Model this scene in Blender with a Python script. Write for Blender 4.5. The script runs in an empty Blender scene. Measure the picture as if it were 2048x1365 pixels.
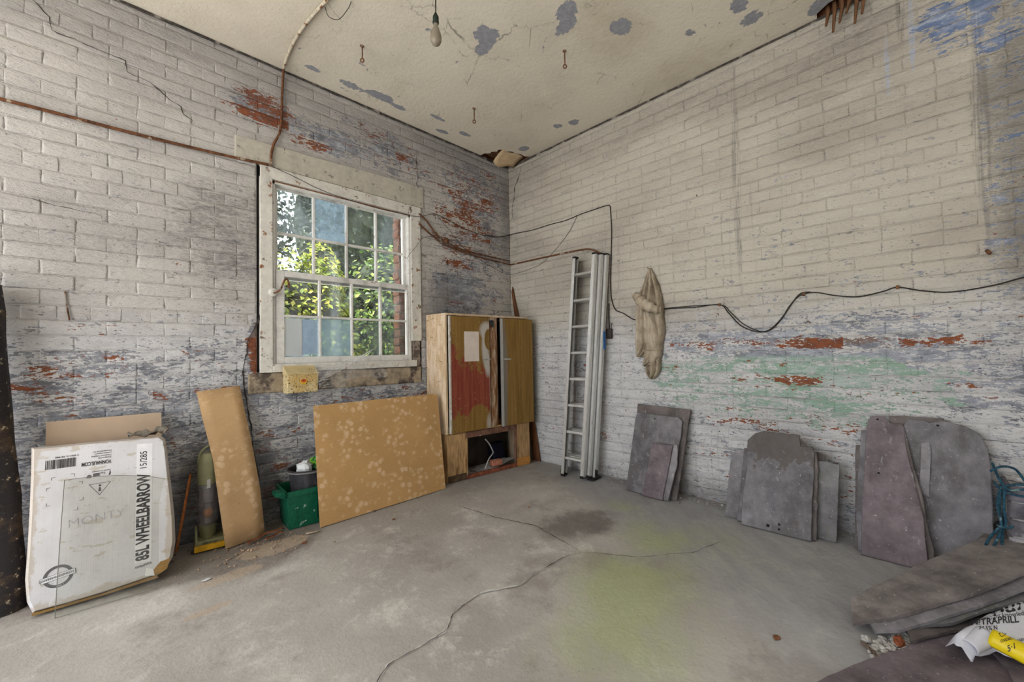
import bpy, bmesh, math, random
from mathutils import Vector, Matrix, noise as mn
random.seed(11)
R = math.radians
scene = bpy.context.scene
col = scene.collection

# ------------------------------------------------------------------ camera
cd = bpy.data.cameras.new('camera'); cam = bpy.data.objects.new('camera', cd); col.objects.link(cam)
cd.sensor_fit = 'HORIZONTAL'; cd.sensor_width = 36.0; cd.lens = 808.9 * 36.0 / 2048.0
cd.clip_start = 0.02; cd.clip_end = 200
_h, _p, _r = R(45.0), R(1.617), R(-1.116)
fw = Vector((math.cos(_h) * math.cos(_p), math.sin(_h) * math.cos(_p), math.sin(_p)))
_r0 = Vector((math.sin(_h), -math.cos(_h), 0)); _u0 = _r0.cross(fw)
crt = _r0 * math.cos(_r) + _u0 * math.sin(_r); cup = _u0 * math.cos(_r) - _r0 * math.sin(_r)
CAM = Vector((-3.018, -3.024, 1.07))
cam.matrix_world = Matrix(((crt.x, cup.x, -fw.x, CAM.x), (crt.y, cup.y, -fw.y, CAM.y), (crt.z, cup.z, -fw.z, CAM.z), (0, 0, 0, 1)))
scene.camera = cam

# ------------------------------------------------------------------ world, exposure
w = bpy.data.worlds.new('overcast_sky'); scene.world = w; w.use_nodes = True
bg = w.node_tree.nodes['Background']; bg.inputs[0].default_value = (0.90, 0.95, 1.0, 1); bg.inputs[1].default_value = 1.0
vs = scene.view_settings
vs.view_transform = 'Standard'; vs.look = 'None'; vs.gamma = 1.0; vs.use_curve_mapping = False
vs.exposure = 2.15
# broken sun high outside, falling on the yard and the hedge, never straight into the part of the room in view
sl = bpy.data.lights.new('sun', 'SUN'); sl.energy = 4.0; sl.angle = R(3); sl.color = (1.0, .98, .95)
so = bpy.data.objects.new('sun', sl); col.objects.link(so); so.rotation_euler = Vector((.50, .16, -.85)).to_track_quat('-Z', 'Y').to_euler()
scene.cycles.use_adaptive_sampling = True; scene.cycles.adaptive_threshold = 0.025; scene.cycles.max_bounces = 6; scene.cycles.diffuse_bounces = 3; scene.cycles.glossy_bounces = 2; scene.cycles.transparent_max_bounces = 8; scene.cycles.caustics_reflective = False; scene.cycles.caustics_refractive = False

H = 3.05      # ceiling height
# ------------------------------------------------------------------ helpers: objects
def srgb(r, g, b):
    f = lambda c: (c / 255 / 12.92) if c / 255 <= 0.04045 else ((c / 255 + 0.055) / 1.055) ** 2.4
    return (f(r), f(g), f(b), 1.0)

def link(o, parent=None):
    col.objects.link(o)
    if parent is not None: o.parent = parent
    return o

def mesh_obj(name, verts, faces, mat=None, parent=None, smooth=False, matrix=None):
    me = bpy.data.meshes.new(name); me.from_pydata([tuple(v) for v in verts], [], faces); me.validate(); me.update()
    if smooth: me.polygons.foreach_set('use_smooth', [True] * len(me.polygons))
    if mat: me.materials.append(mat)
    o = bpy.data.objects.new(name, me)
    if matrix is not None: o.matrix_world = matrix
    return link(o, parent)

def tag(o, label, cat, group=None):
    o['label'] = label; o['category'] = cat
    if group: o['group'] = group
    return o

def struct(o, label=None):
    o['kind'] = 'structure'
    if label: o['label'] = label
    return o

def thing(name, label, cat, loc=(0, 0, 0), rotz=0, group=None):
    o = bpy.data.objects.new(name, None); o.empty_display_size = 0.05
    o.location = loc; o.rotation_euler = (0, 0, rotz); link(o)
    return tag(o, label, cat, group)

class MB:
    """collects simple shapes into one mesh"""
    def __init__(s): s.v = []; s.f = []
    def add(s, verts, faces):
        n = len(s.v); s.v += [Vector(v) for v in verts]; s.f += [tuple(i + n for i in f) for f in faces]; return s
    def box(s, lo, hi, m=None):
        (a, b, c), (d, e, f) = lo, hi
        vs_ = [Vector(p) for p in ((a, b, c), (d, b, c), (d, e, c), (a, e, c), (a, b, f), (d, b, f), (d, e, f), (a, e, f))]
        if m is not None: vs_ = [m @ p for p in vs_]
        return s.add(vs_, [(0, 3, 2, 1), (4, 5, 6, 7), (0, 1, 5, 4), (1, 2, 6, 5), (2, 3, 7, 6), (3, 0, 4, 7)])
    def tube(s, path, r, n=8, cap=True):
        path = [Vector(p) for p in path]; rs = r if isinstance(r, (list, tuple)) else [r] * len(path)
        rings = []; up = None
        for i, p in enumerate(path):
            t = (path[min(i + 1, len(path) - 1)] - path[max(i - 1, 0)]).normalized()
            if up is None:
                up = t.orthogonal().normalized()
            up = (up - t * up.dot(t))
            up = up.normalized() if up.length > 1e-6 else t.orthogonal().normalized()
            b = t.cross(up)
            rings.append([p + (up * math.cos(2 * math.pi * k / n) + b * math.sin(2 * math.pi * k / n)) * rs[i] for k in range(n)])
        vs_ = [v for ring in rings for v in ring]; fs = []
        for i in range(len(rings) - 1):
            for k in range(n):
                k2 = (k + 1) % n; fs.append((i * n + k, i * n + k2, (i + 1) * n + k2, (i + 1) * n + k))
        if cap:
            fs.append(tuple(range(n - 1, -1, -1))); fs.append(tuple((len(rings) - 1) * n + k for k in range(n)))
        return s.add(vs_, fs)
    def lathe(s, prof, n=20, m=None, sx=1.0, sy=1.0):
        vs_ = []; fs = []
        for (r, z) in prof:
            for k in range(n):
                a = 2 * math.pi * k / n; vs_.append(Vector((r * sx * math.cos(a), r * sy * math.sin(a), z)))
        for i in range(len(prof) - 1):
            for k in range(n):
                k2 = (k + 1) % n; fs.append((i * n + k, i * n + k2, (i + 1) * n + k2, (i + 1) * n + k))
        if m is not None: vs_ = [m @ v for v in vs_]
        return s.add(vs_, fs)
    def grid(s, rows):
        """rows: list of equally long lists of points"""
        n = len(rows[0]); vs_ = [p for r_ in rows for p in r_]
        fs = [(i * n + j, i * n + j + 1, (i + 1) * n + j + 1, (i + 1) * n + j) for i in range(len(rows) - 1) for j in range(n - 1)]
        return s.add(vs_, fs)
    def prism(s, poly, off):
        """closed outline (3D points) extruded by the vector off"""
        n = len(poly); off = Vector(off); vs_ = [Vector(p) for p in poly] + [Vector(p) + off for p in poly]
        fs = [tuple(range(n)), tuple(range(2 * n - 1, n - 1, -1))] + [(i, i + n, (i + 1) % n + n, (i + 1) % n) for i in range(n)]
        return s.add(vs_, fs)
    def build(s, name, mat=None, parent=None, smooth=False, bevel=0, seg=2, sharp=None, matrix=None):
        o = mesh_obj(name, s.v, s.f, mat, parent, False, matrix)
        bm = bmesh.new(); bm.from_mesh(o.data)
        bmesh.ops.recalc_face_normals(bm, faces=bm.faces)
        if bevel:
            ed = [e for e in bm.edges if len(e.link_faces) == 2 and e.calc_face_angle(0) > 0.5]
            bmesh.ops.bevel(bm, geom=ed, offset=bevel, segments=seg, profile=0.5, affect='EDGES', clamp_overlap=True)
        bm.to_mesh(o.data); bm.free()
        if smooth: o.data.polygons.foreach_set('use_smooth', [True] * len(o.data.polygons))
        if sharp is not None:
            o.data.polygons.foreach_set('use_smooth', [True] * len(o.data.polygons))
            o.data.set_sharp_from_angle(angle=R(sharp))
        return o

def curve_pts(pts, n=6):
    """Catmull-Rom through the points"""
    P_ = [Vector(p) for p in pts]; out = []
    for i in range(len(P_) - 1):
        p0 = P_[max(i - 1, 0)]; p1 = P_[i]; p2 = P_[i + 1]; p3 = P_[min(i + 2, len(P_) - 1)]
        for k in range(n):
            t = k / n
            out.append(0.5 * ((2 * p1) + (p2 - p0) * t + (2 * p0 - 5 * p1 + 4 * p2 - p3) * t * t + (3 * p1 - p0 - 3 * p2 + p3) * t ** 3))
    return out + [P_[-1]]

def frame3(bl, br, tl):
    bl, br, tl = Vector(bl), Vector(br), Vector(tl)
    X = (br - bl).normalized(); Z = X.cross(tl - bl).normalized(); Y = Z.cross(X)
    return Matrix(((X.x, Y.x, Z.x, bl.x), (X.y, Y.y, Z.y, bl.y), (X.z, Y.z, Z.z, bl.z), (0, 0, 0, 1)))

def text(name, s, size, mat, parent, m, sx=1.0, align='LEFT', extrude=0.0004, bold=0.0, shear=0.0):
    c = bpy.data.curves.new(name, 'FONT'); c.body = s; c.size = size; c.align_x = align; c.extrude = extrude; c.offset = bold; c.shear = shear
    c.resolution_u = 3
    t = bpy.data.objects.new(name + '_tmp', c); me = bpy.data.meshes.new_from_object(t)
    bpy.data.objects.remove(t); bpy.data.curves.remove(c); me.name = name
    me.transform(Matrix.Diagonal((sx, 1, 1, 1))); me.transform(m)
    me.materials.clear(); me.materials.append(mat)
    o = bpy.data.objects.new(name, me); return link(o, parent)

def ragged(poly, amp, step, seed=0):
    """2D outline with broken, uneven edges"""
    out = []; n = len(poly)
    for i in range(n):
        a = Vector(poly[i]); b = Vector(poly[(i + 1) % n]); L_ = (b - a).length; k = max(1, int(L_ / step)); d = (b - a) / max(L_, 1e-6); nr = Vector((d.y, -d.x))
        for j in range(k):
            p = a + (b - a) * (j / k)
            q = (mn.noise(Vector((p.x * 31 + seed * 7.1, p.y * 31, seed))) + 0.6 * mn.noise(Vector((p.x * 90, p.y * 90, seed + 5)))) * amp
            out.append(p + nr * q)
    return out

# ------------------------------------------------------------------ helpers: shader expressions
class X:
    def __init__(s, t, sock): s.t = t; s.s = sock
    def __add__(a, b): return mth(a.t, 'ADD', a, b)
    __radd__ = __add__
    def __sub__(a, b): return mth(a.t, 'SUBTRACT', a, b)
    def __rsub__(a, b): return mth(a.t, 'SUBTRACT', b, a)
    def __mul__(a, b): return mth(a.t, 'MULTIPLY', a, b)
    __rmul__ = __mul__
    def __truediv__(a, b): return mth(a.t, 'DIVIDE', a, b)
def _set(t, inp, v):
    if isinstance(v, X): t.links.new(v.s, inp)
    elif v is not None: inp.default_value = v
def mth(t, op, a, b=None, c=None):
    n = t.nodes.new('ShaderNodeMath'); n.operation = op
    for i, v in enumerate((a, b, c)):
        if v is not None: _set(t, n.inputs[i], v)
    return X(t, n.outputs[0])
class Mat:
    def __init__(s, name):
        s.m = bpy.data.materials.new(name); s.m.use_nodes = True; s.t = s.m.node_tree
        s.b = s.t.nodes['Principled BSDF']; s.out = s.t.nodes['Material Output']
        s.b.inputs['Specular IOR Level'].default_value = 0.35
    def n(s, kind): return s.t.nodes.new(kind)
    def pos(s):
        g = s.n('ShaderNodeNewGeometry'); p = X(s.t, g.outputs['Position']); return p
    def obj(s):
        g = s.n('ShaderNodeTexCoord'); return X(s.t, g.outputs['Object'])
    def xyz(s, v):
        n = s.n('ShaderNodeSeparateXYZ'); _set(s.t, n.inputs[0], v); return [X(s.t, o) for o in n.outputs]
    def vec(s, x, y, z):
        n = s.n('ShaderNodeCombineXYZ')
        for i, v in enumerate((x, y, z)): _set(s.t, n.inputs[i], v)
        return X(s.t, n.outputs[0])
    def scl(s, v, sx, sy, sz, off=(0, 0, 0)):
        n = s.n('ShaderNodeMapping'); _set(s.t, n.inputs[0], v); n.inputs[3].default_value = (sx, sy, sz); n.inputs[1].default_value = off; return X(s.t, n.outputs[0])
    def noise(s, v, scale, detail=5, rough=0.6, dist=0.0):
        n = s.n('ShaderNodeTexNoise'); _set(s.t, n.inputs['Vector'], v); n.inputs['Scale'].default_value = scale
        n.inputs['Detail'].default_value = detail; n.inputs['Roughness'].default_value = rough; n.inputs['Distortion'].default_value = dist
        return X(s.t, n.outputs[0])
    def nn(s, *a, **k): return (s.noise(*a, **k) - 0.5) * 4.0       # centred, about -1..1
    def vor(s, v, scale, feat='F1', out=0, rand=1.0):
        n = s.n('ShaderNodeTexVoronoi'); n.feature = feat; _set(s.t, n.inputs['Vector'], v); n.inputs['Scale'].default_value = scale; n.inputs['Randomness'].default_value = rand
        return X(s.t, n.outputs[out])
    def white(s, v):
        n = s.n('ShaderNodeTexWhiteNoise'); n.noise_dimensions = '3D'; _set(s.t, n.inputs['Vector'], v); return X(s.t, n.outputs[0])
    def sm(s, v, lo, hi, a=0.0, b=1.0):
        n = s.n('ShaderNodeMapRange'); n.interpolation_type = 'SMOOTHSTEP'; _set(s.t, n.inputs[0], v)
        for i, q in enumerate((lo, hi, a, b)): _set(s.t, n.inputs[i + 1], q)
        return X(s.t, n.outputs[0])
    def lin(s, v, lo, hi, a=0.0, b=1.0):
        n = s.n('ShaderNodeMapRange'); _set(s.t, n.inputs[0], v)
        for i, q in enumerate((lo, hi, a, b)): _set(s.t, n.inputs[i + 1], q)
        return X(s.t, n.outputs[0])
    def mix(s, f, a, b, mode='MIX'):
        n = s.n('ShaderNodeMix'); n.data_type = 'RGBA'; n.blend_type = mode; n.clamp_factor = True
        _set(s.t, n.inputs[0], f); _set(s.t, n.inputs[6], a); _set(s.t, n.inputs[7], b); return X(s.t, n.outputs[2])
    def ramp(s, f, stops):
        n = s.n('ShaderNodeValToRGB'); _set(s.t, n.inputs[0], f); e = n.color_ramp.elements
        while len(e) < len(stops): e.new(0.5)
        for q, (p, c) in zip(e, stops): q.position = p; q.color = c
        return X(s.t, n.outputs[0])
    def mx(s, a, b): return mth(s.t, 'MAXIMUM', a, b)
    def mi(s, a, b): return mth(s.t, 'MINIMUM', a, b)
    def fl(s, a): return mth(s.t, 'FLOOR', a)
    def blob(s, u, v, cu, cv, ru, rv):
        a = (u - cu) * (1.0 / ru); b = (v - cv) * (1.0 / rv); return s.mx(1.0 - (a * a + b * b), 0.0)
    def blobs(s, u, v, lst):
        """lst of (cu, cv, ru, rv, weight)"""
        tot = None
        for (cu, cv, ru, rv, k) in lst:
            q = s.blob(u, v, cu, cv, ru, rv) * k; tot = q if tot is None else tot + q
        return tot
    def bump(s, h, dist=0.002, strength=1.0):
        n = s.n('ShaderNodeBump'); n.inputs['Distance'].default_value = dist; n.inputs['Strength'].default_value = strength
        _set(s.t, n.inputs['Height'], h); s.t.links.new(n.outputs[0], s.b.inputs['Normal']); return s
    def base(s, c): _set(s.t, s.b.inputs['Base Color'], c); return s
    def rough(s, r): _set(s.t, s.b.inputs['Roughness'], r); return s
    def metal(s, r): _set(s.t, s.b.inputs['Metallic'], r); return s

def simple(name, c, rough=0.7, metal=0.0, var=0.12, scale=30, bump=0.0, c2=None, thr=None, stretch=(1, 1, 1)):
    """plain surface with fine colour variation (and optional second colour in blotches)"""
    k = Mat(name); o = k.obj(); o = k.scl(o, *stretch)
    f = k.noise(o, scale, 5, 0.6)
    dark = tuple(x * (1 - 2.2 * var) for x in c[:3]) + (1,); lite = tuple(min(1, x * (1 + 2.0 * var)) for x in c[:3]) + (1,)
    cc = k.ramp(f, [(0.3, dark), (0.7, lite)])
    if c2 is not None:
        cc = k.mix(k.sm(k.noise(o, scale * 0.35, 7, 0.65), thr[0], thr[1]), cc, c2)
    k.base(cc).rough(rough).metal(metal)
    if bump: k.bump(k.noise(o, scale * 2.0, 4, 0.6), bump)
    return k.m
# ------------------------------------------------------------------ wall paint
COURSE = 0.075; BL = 0.2325
def wall_mat(side, mortar=False):
    k = Mat('peeling_paint_' + side + ('_joints' if mortar else ''))
    px, py, pz = k.xyz(k.pos())
    u = px if side == 'left' else py
    v = pz
    P = k.vec(u, v * 2.5, 0.37 if side == 'left' else 4.1)
    big = k.nn(P, 0.9, 3, 0.5)
    mid = k.nn(P, 6.5, 5, 0.72, dist=0.3)
    fine = k.nn(P, 36.0, 3, 0.74)
    mid2 = k.nn(k.scl(P, 1, 1, 1, (7.3, 2.9, 1.7)), 7.0, 5, 0.7)
    brk = k.nn(k.vec(u * 3.0, v * 9.0, 2.2), 18.0, 3, 0.7)          # horizontal brush streaks
    # one random number for each brick of the bond
    row = k.fl(v * (1 / COURSE)); cell = k.fl((u + 9.0 + row * 0.11625) * (1 / BL))
    rnd = k.white(k.vec(cell, row, 1.0)) - 0.5
    if side == 'left':
        cov = k.lin(v, 0.85, 1.55, 0.0, 1.75) + k.blobs(u, v, [
            (-0.5, 2.1, 0.75, 1.1, -1.9), (-0.35, 2.75, 0.8, 0.4, -0.7), (-0.75, 1.5, 0.4, 0.5, -1.1),
            (-2.33, 2.72, 0.24, 0.15, -3.0), (-1.95, 2.66, 0.42, 0.16, -1.8), (-1.65, 2.74, 0.5, 0.24, -1.4), (-1.25, 2.72, 0.35, 0.28, -1.4),
            (-2.32, 1.12, 0.085, 0.22, -3.5), (-2.5, 1.45, 0.25, 0.25, -0.6),
            (-2.9, 0.95, 0.4, 0.3, -0.2), (-3.2, 1.0, 0.2, 0.25, -0.4), (-2.0, 0.6, 0.6, 0.4, -0.2), (-2.42, 0.25, 0.22, 0.3, -1.3)])
        under = 1.05 + k.blobs(u, v, [
            (-2.30, 2.73, 0.22, 0.13, -1.9), (-2.05, 2.64, 0.24, 0.09, -1.6), (-2.32, 1.12, 0.085, 0.22, -2.6), (-0.5, 2.4, 0.6, 0.7, -0.95), (-0.85, 1.95, 0.3, 0.15, -0.8), (-1.4, 2.75, 0.5, 0.2, -0.6),
            (-0.75, 2.35, 0.3, 0.12, -1.1), (-3.25, 0.97, 0.15, 0.16, -0.55), (-2.42, 0.2, 0.3, 0.3, -1.0), (-1.5, 0.7, 0.6, 0.3, -0.35)])
        soot_shade = k.blobs(u, v, [(-2.5, 1.85, 0.42, 0.6, 0.75), (-0.85, 1.55, 0.4, 0.45, 0.7), (-0.35, 1.9, 0.4, 0.6, 0.15), (-3.3, 2.3, 0.5, 0.6, 0.2), (-0.05, 2.5, 0.14, 0.8, 0.7), (-2.45, 0.3, 0.3, 0.35, 1.4), (-2.2, 0.0, 1.6, 0.3, 0.7), (-2.95, 0.2, 0.7, 0.4, 0.9), (-1.4, 0.9, 0.5, 0.12, 0.8), (-0.7, 2.95, 0.9, 0.16, 0.35)])  # blobs low on the left also paint in shade behind the vacuum
        w1, w2 = srgb(199, 194, 189), srgb(179, 174, 171)
        ucol = k.mix(k.sm(mid2, -0.3, 0.6), srgb(150, 152, 161), srgb(108, 109, 116))
        soot_shade_tint = srgb(92, 90, 92)
    else:
        cov = k.lin(v, 1.05, 1.6, 0.25, 1.65) + k.lin(v, 0.45, 0.9, 0.4, 0.0) + k.sm(u, -1.9, -1.3) * 0.6 - k.sm(u, -3.26, -3.285) * k.sm(v + mid * .2, 1.2, 1.7) * 1.25 + k.blobs(u, v, [
            (-2.4, 1.12, 1.1, 0.16, -0.75), (-2.35, 0.84, 0.9, 0.3, -0.5), (-2.85, 1.05, 0.5, 0.3, -0.35),
            (-3.2, 2.68, 0.16, 0.18, -2.0), (-3.14, 2.78, 0.1, 0.1, -1.5), (-2.4, 1.75, 0.2, 0.14, -1.05), (-2.1, 1.72, 0.22, 0.1, -0.6), (-0.04, 2.5, 0.12, 0.45, -1.2), (-2.75, 1.5, 0.9, 0.15, -0.25)])
        under = 1.25 + k.blobs(u, v, [
            (-2.75, 1.09, 0.45, 0.05, -1.6), (-2.25, 1.1, 0.7, 0.05, -0.9), (-3.2, 1.09, 0.12, 0.05, -1.2), (-2.2, 0.86, 0.6, 0.07, -0.75), (-2.2, 0.6, 0.7, 0.1, -0.9), (-1.3, 0.35, 0.7, 0.3, -0.95), (-2.6, 0.3, 0.9, 0.35, -0.8), (-0.75, 0.5, 0.5, 0.5, -0.55), (-2.9, 0.85, 0.5, 0.1, -0.5)])
        soot_shade = k.blobs(u, v, [(-3.42, 2.1, 0.2, 1.0, 0.9), (-3.5, 1.1, 0.45, 0.7, 0.5), (-0.05, 2.4, 0.2, 0.7, 0.5), (-2.9, 2.85, 0.7, 0.3, 0.4), (-3.05, 2.25, 0.3, 0.35, 0.35), (-2.0, 0.0, 1.8, 0.22, 0.8)])
        w1, w2 = srgb(196, 189, 176), srgb(176, 168, 156)
        blue = k.mix(k.sm(mid2, -0.3, 0.6), srgb(158, 161, 172), srgb(120, 122, 131))
        deep = k.mix(k.sm(mid2, -0.2, 0.6), srgb(104, 124, 160), srgb(140, 152, 178))
        blue = k.mix(k.mi(k.blobs(u, v, [(-3.2, 2.68, 0.2, 0.28, 4.0), (-3.45, 2.1, 0.2, 1.0, 1.2)]), 1.0), blue, deep)
        gm = k.sm(k.blobs(u, v, [(-2.3, 0.84, 1.0, 0.3, 1.0), (-2.55, 0.78, 0.6, 0.3, 0.6), (-1.85, 0.9, 0.35, 0.12, 0.5)]) + mid2 * 0.45 + big * 0.2, 0.30, 0.42)
        gcol = k.mix(k.sm(mid, -0.5, 0.7), srgb(142, 170, 152), srgb(172, 188, 180))
        ucol = k.mix(gm * k.sm(v, 0.52, 0.6) * k.sm(v, 1.03, 0.99), blue, gcol)
        soot_shade_tint = srgb(105, 100, 96)
    fr = mth(k.t, 'FRACT', v * (1 / COURSE) + mid * 0.03)
    joint = k.mx(k.sm(fr, 0.10, 0.03), k.sm(fr, 0.92, 0.98))
    fieldw = cov + mid * 1.5 + fine * 1.35 + rnd * 0.6 + joint * 0.6
    wm = k.sm(fieldw, -0.03, 0.05)
    fieldu = under + mid2 * 1.5 + fine * 0.9 + rnd * 0.7 + joint * 0.5 + (rnd * k.blob(u, v, -2.2, 2.7, .45, .25) * 4.0 if side == 'left' else 0.0)
    um = k.sm(fieldu, -0.03, 0.05)
    bcol = k.mix(k.sm(fine, -0.5, 0.6), srgb(142, 82, 50), srgb(104, 64, 52))
    bcol = k.mix(k.sm(rnd + mid2 * 0.2, 0.1, 0.45), bcol, srgb(128, 112, 106))
    white = k.mix(k.sm(big + mid2 * 0.25, -0.6, 0.7), w1, w2)
    white = k.mix(k.sm(v + mid * .12, 1.5, 1.05) * 0.75, white, k.mix(k.sm(mid2, -.4, .6), srgb(216, 216, 219), srgb(192, 193, 199)))
    white = k.mix(k.sm(brk + rnd * 0.1 + fine * .3, 0.3, 1.1) * 0.45, white, srgb(142, 136, 131))
    white = k.mix(k.sm(fine + mid * .5, 0.15, 1.2) * 0.5, white, srgb(224, 220, 212))
    # yellow damp and grey film with a shape of their own
    ucol = k.mix(k.sm(k.nn(k.scl(P, 1, 1, 1, (2.2, 8.1, 3.3)), 9.0, 4, 0.7) + fine * .4, 0.05, 0.35) * 0.8, ucol, k.mix(0.55, ucol, srgb(205, 208, 214)))
    c = k.mix(um, bcol, ucol)
    c = k.mix(wm, c, white)
    # small old chips scattered over the sound paint
    chips = k.sm(k.noise(k.vec(u * 1.0 + 3.0, v * 2.2, 5.5), 15.0, 3, 0.62), 0.655, 0.675) * k.lin(v, 1.2, 2.9, 1.0, 0.25)
    c = k.mix(chips * 0.9, c, k.mix(k.sm(fine, -.3, .5), ucol, srgb(96, 92, 92)))
    # dark rim where the paint has lifted
    rim = k.sm(fieldw, -0.14, -0.02) * k.sm(fieldw, 0.05, 0.0)
    c = k.mix(rim * 0.6, c, srgb(84, 80, 78))
    # dirt: specks, smudges; soot together with some painted shade
    speck = k.sm(k.noise(k.vec(u, v * 1.6, 9.1), 46, 3, 0.75), 0.64, 0.68)
    c = k.mix(speck * k.lin(v, 0.6, 2.2, 0.95, 0.4), c, srgb(66, 62, 60))
    gr = k.sm(soot_shade + mid * 0.35 + fine * 0.25 + brk * 0.12 - 0.3, 0.0, 0.75)
    c = k.mix(gr * 0.72, c, soot_shade_tint)
    film = k.sm(big * .5 + mid * .35 + brk * .2 + k.sm(v, 2.55, 3.05) * .55 + fine * .25, 0.0, 1.1)
    c = k.mix(film * 0.36, c, soot_shade_tint)
    streak = k.sm(k.noise(k.vec(u * 26, v * 0.7, 3.0), 1.0, 4, 0.7), 0.60, 0.72)
    c = k.mix(streak * 0.22, c, srgb(96, 92, 88))
    # grime held in the bed joints, here and there
    jl = k.mx(k.sm(fr, 0.06, 0.015), k.sm(fr, 0.95, 0.985)) * k.sm(mid2 + fine * 0.8 + big * .4, -0.1, 0.6)
    c = k.mix(k.mi(jl * (k.blob(u, v, -.4, 2.3, .8, 1.0) * .5 + 0.42 if side == 'left' else 0.42), 1.0), c, srgb(86, 80, 76))
    if side == 'right':
        line = k.sm(k.noise(k.vec(u * 60, v * 2.0, 8.0), 1.0, 3, 0.7), 0.40, 0.60) * k.mi(k.blobs(u, v, [(-2.195, 2.25, 0.03, 0.85, 2.0), (-3.285, 2.2, 0.03, 0.7, 2.2), (-3.02, 2.9, 0.02, 0.25, 1.5)]), 1.0)
        c = k.mix(line * 0.4, c, srgb(88, 84, 82))
        run = k.mi(k.blobs(u, v, [(-3.06, 2.72, 0.014, 0.22, 3.0), (-2.96, 2.6, 0.012, 0.2, 1.4)]), 1.0) * k.sm(fine, -0.5, 0.3)
        c = k.mix(run * 0.7, c, srgb(170, 182, 205))
    if mortar:
        c = k.mix(k.sm(mid2 + fine * 0.5, -0.7, 0.7, 0.32, 0.0), c, srgb(120, 114, 110))
    k.base(c).rough(0.82)
    k.bump(fine * 0.35, 0.006)
    return k.m
MWL, MWR = wall_mat('left'), wall_mat('right')
MJL, MJR = wall_mat('left', True), wall_mat('right', True)

# ------------------------------------------------------------------ brick pieces
def brick_verts(l, h, seed, dep=0.03):
    """front face at y=0 facing -y, rounded uneven edges, body going to y=+dep; x 0..l, z 0..h"""
    rr = random.Random(seed); nx, nz = 5, 4
    us = [0, 0.035, 0.5, 0.965, 1]; ws = [0, 0.12, 0.88, 1]
    vs_ = []; fs = []
    for j in range(nz):
        for i in range(nx):
            edge = i in (0, nx - 1) or j in (0, nz - 1)
            corner = i in (0, nx - 1) and j in (0, nz - 1)
            y = ((0.0022 if j in (0, nz - 1) else 0.0004) + rr.uniform(-0.0008, 0.0008)) if edge else rr.uniform(-0.0014, 0.0014)
            if corner: y += 0.001
            vs_.append(Vector((us[i] * l + (rr.uniform(-.003, .003)), y, ws[j] * h + rr.uniform(-.002, .002))))
    for j in range(nz - 1):
        for i in range(nx - 1):
            a = j * nx + i; fs.append((a, a + 1, a + nx + 1, a + nx))
    ring = [i for i in range(nx)] + [nx * (j + 1) - 1 for j in range(1, nz)] + [nx * nz - 1 - i for i in range(1, nx)] + [nx * (nz - 1 - j) for j in range(1, nz - 1)]
    b0 = len(vs_)
    for i in ring: vs_.append(Vector((vs_[i].x, dep, vs_[i].z)))
    n = len(ring)
    for q in range(n): fs.append((ring[(q + 1) % n], ring[q], b0 + q, b0 + (q + 1) % n))
    return vs_, fs

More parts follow.
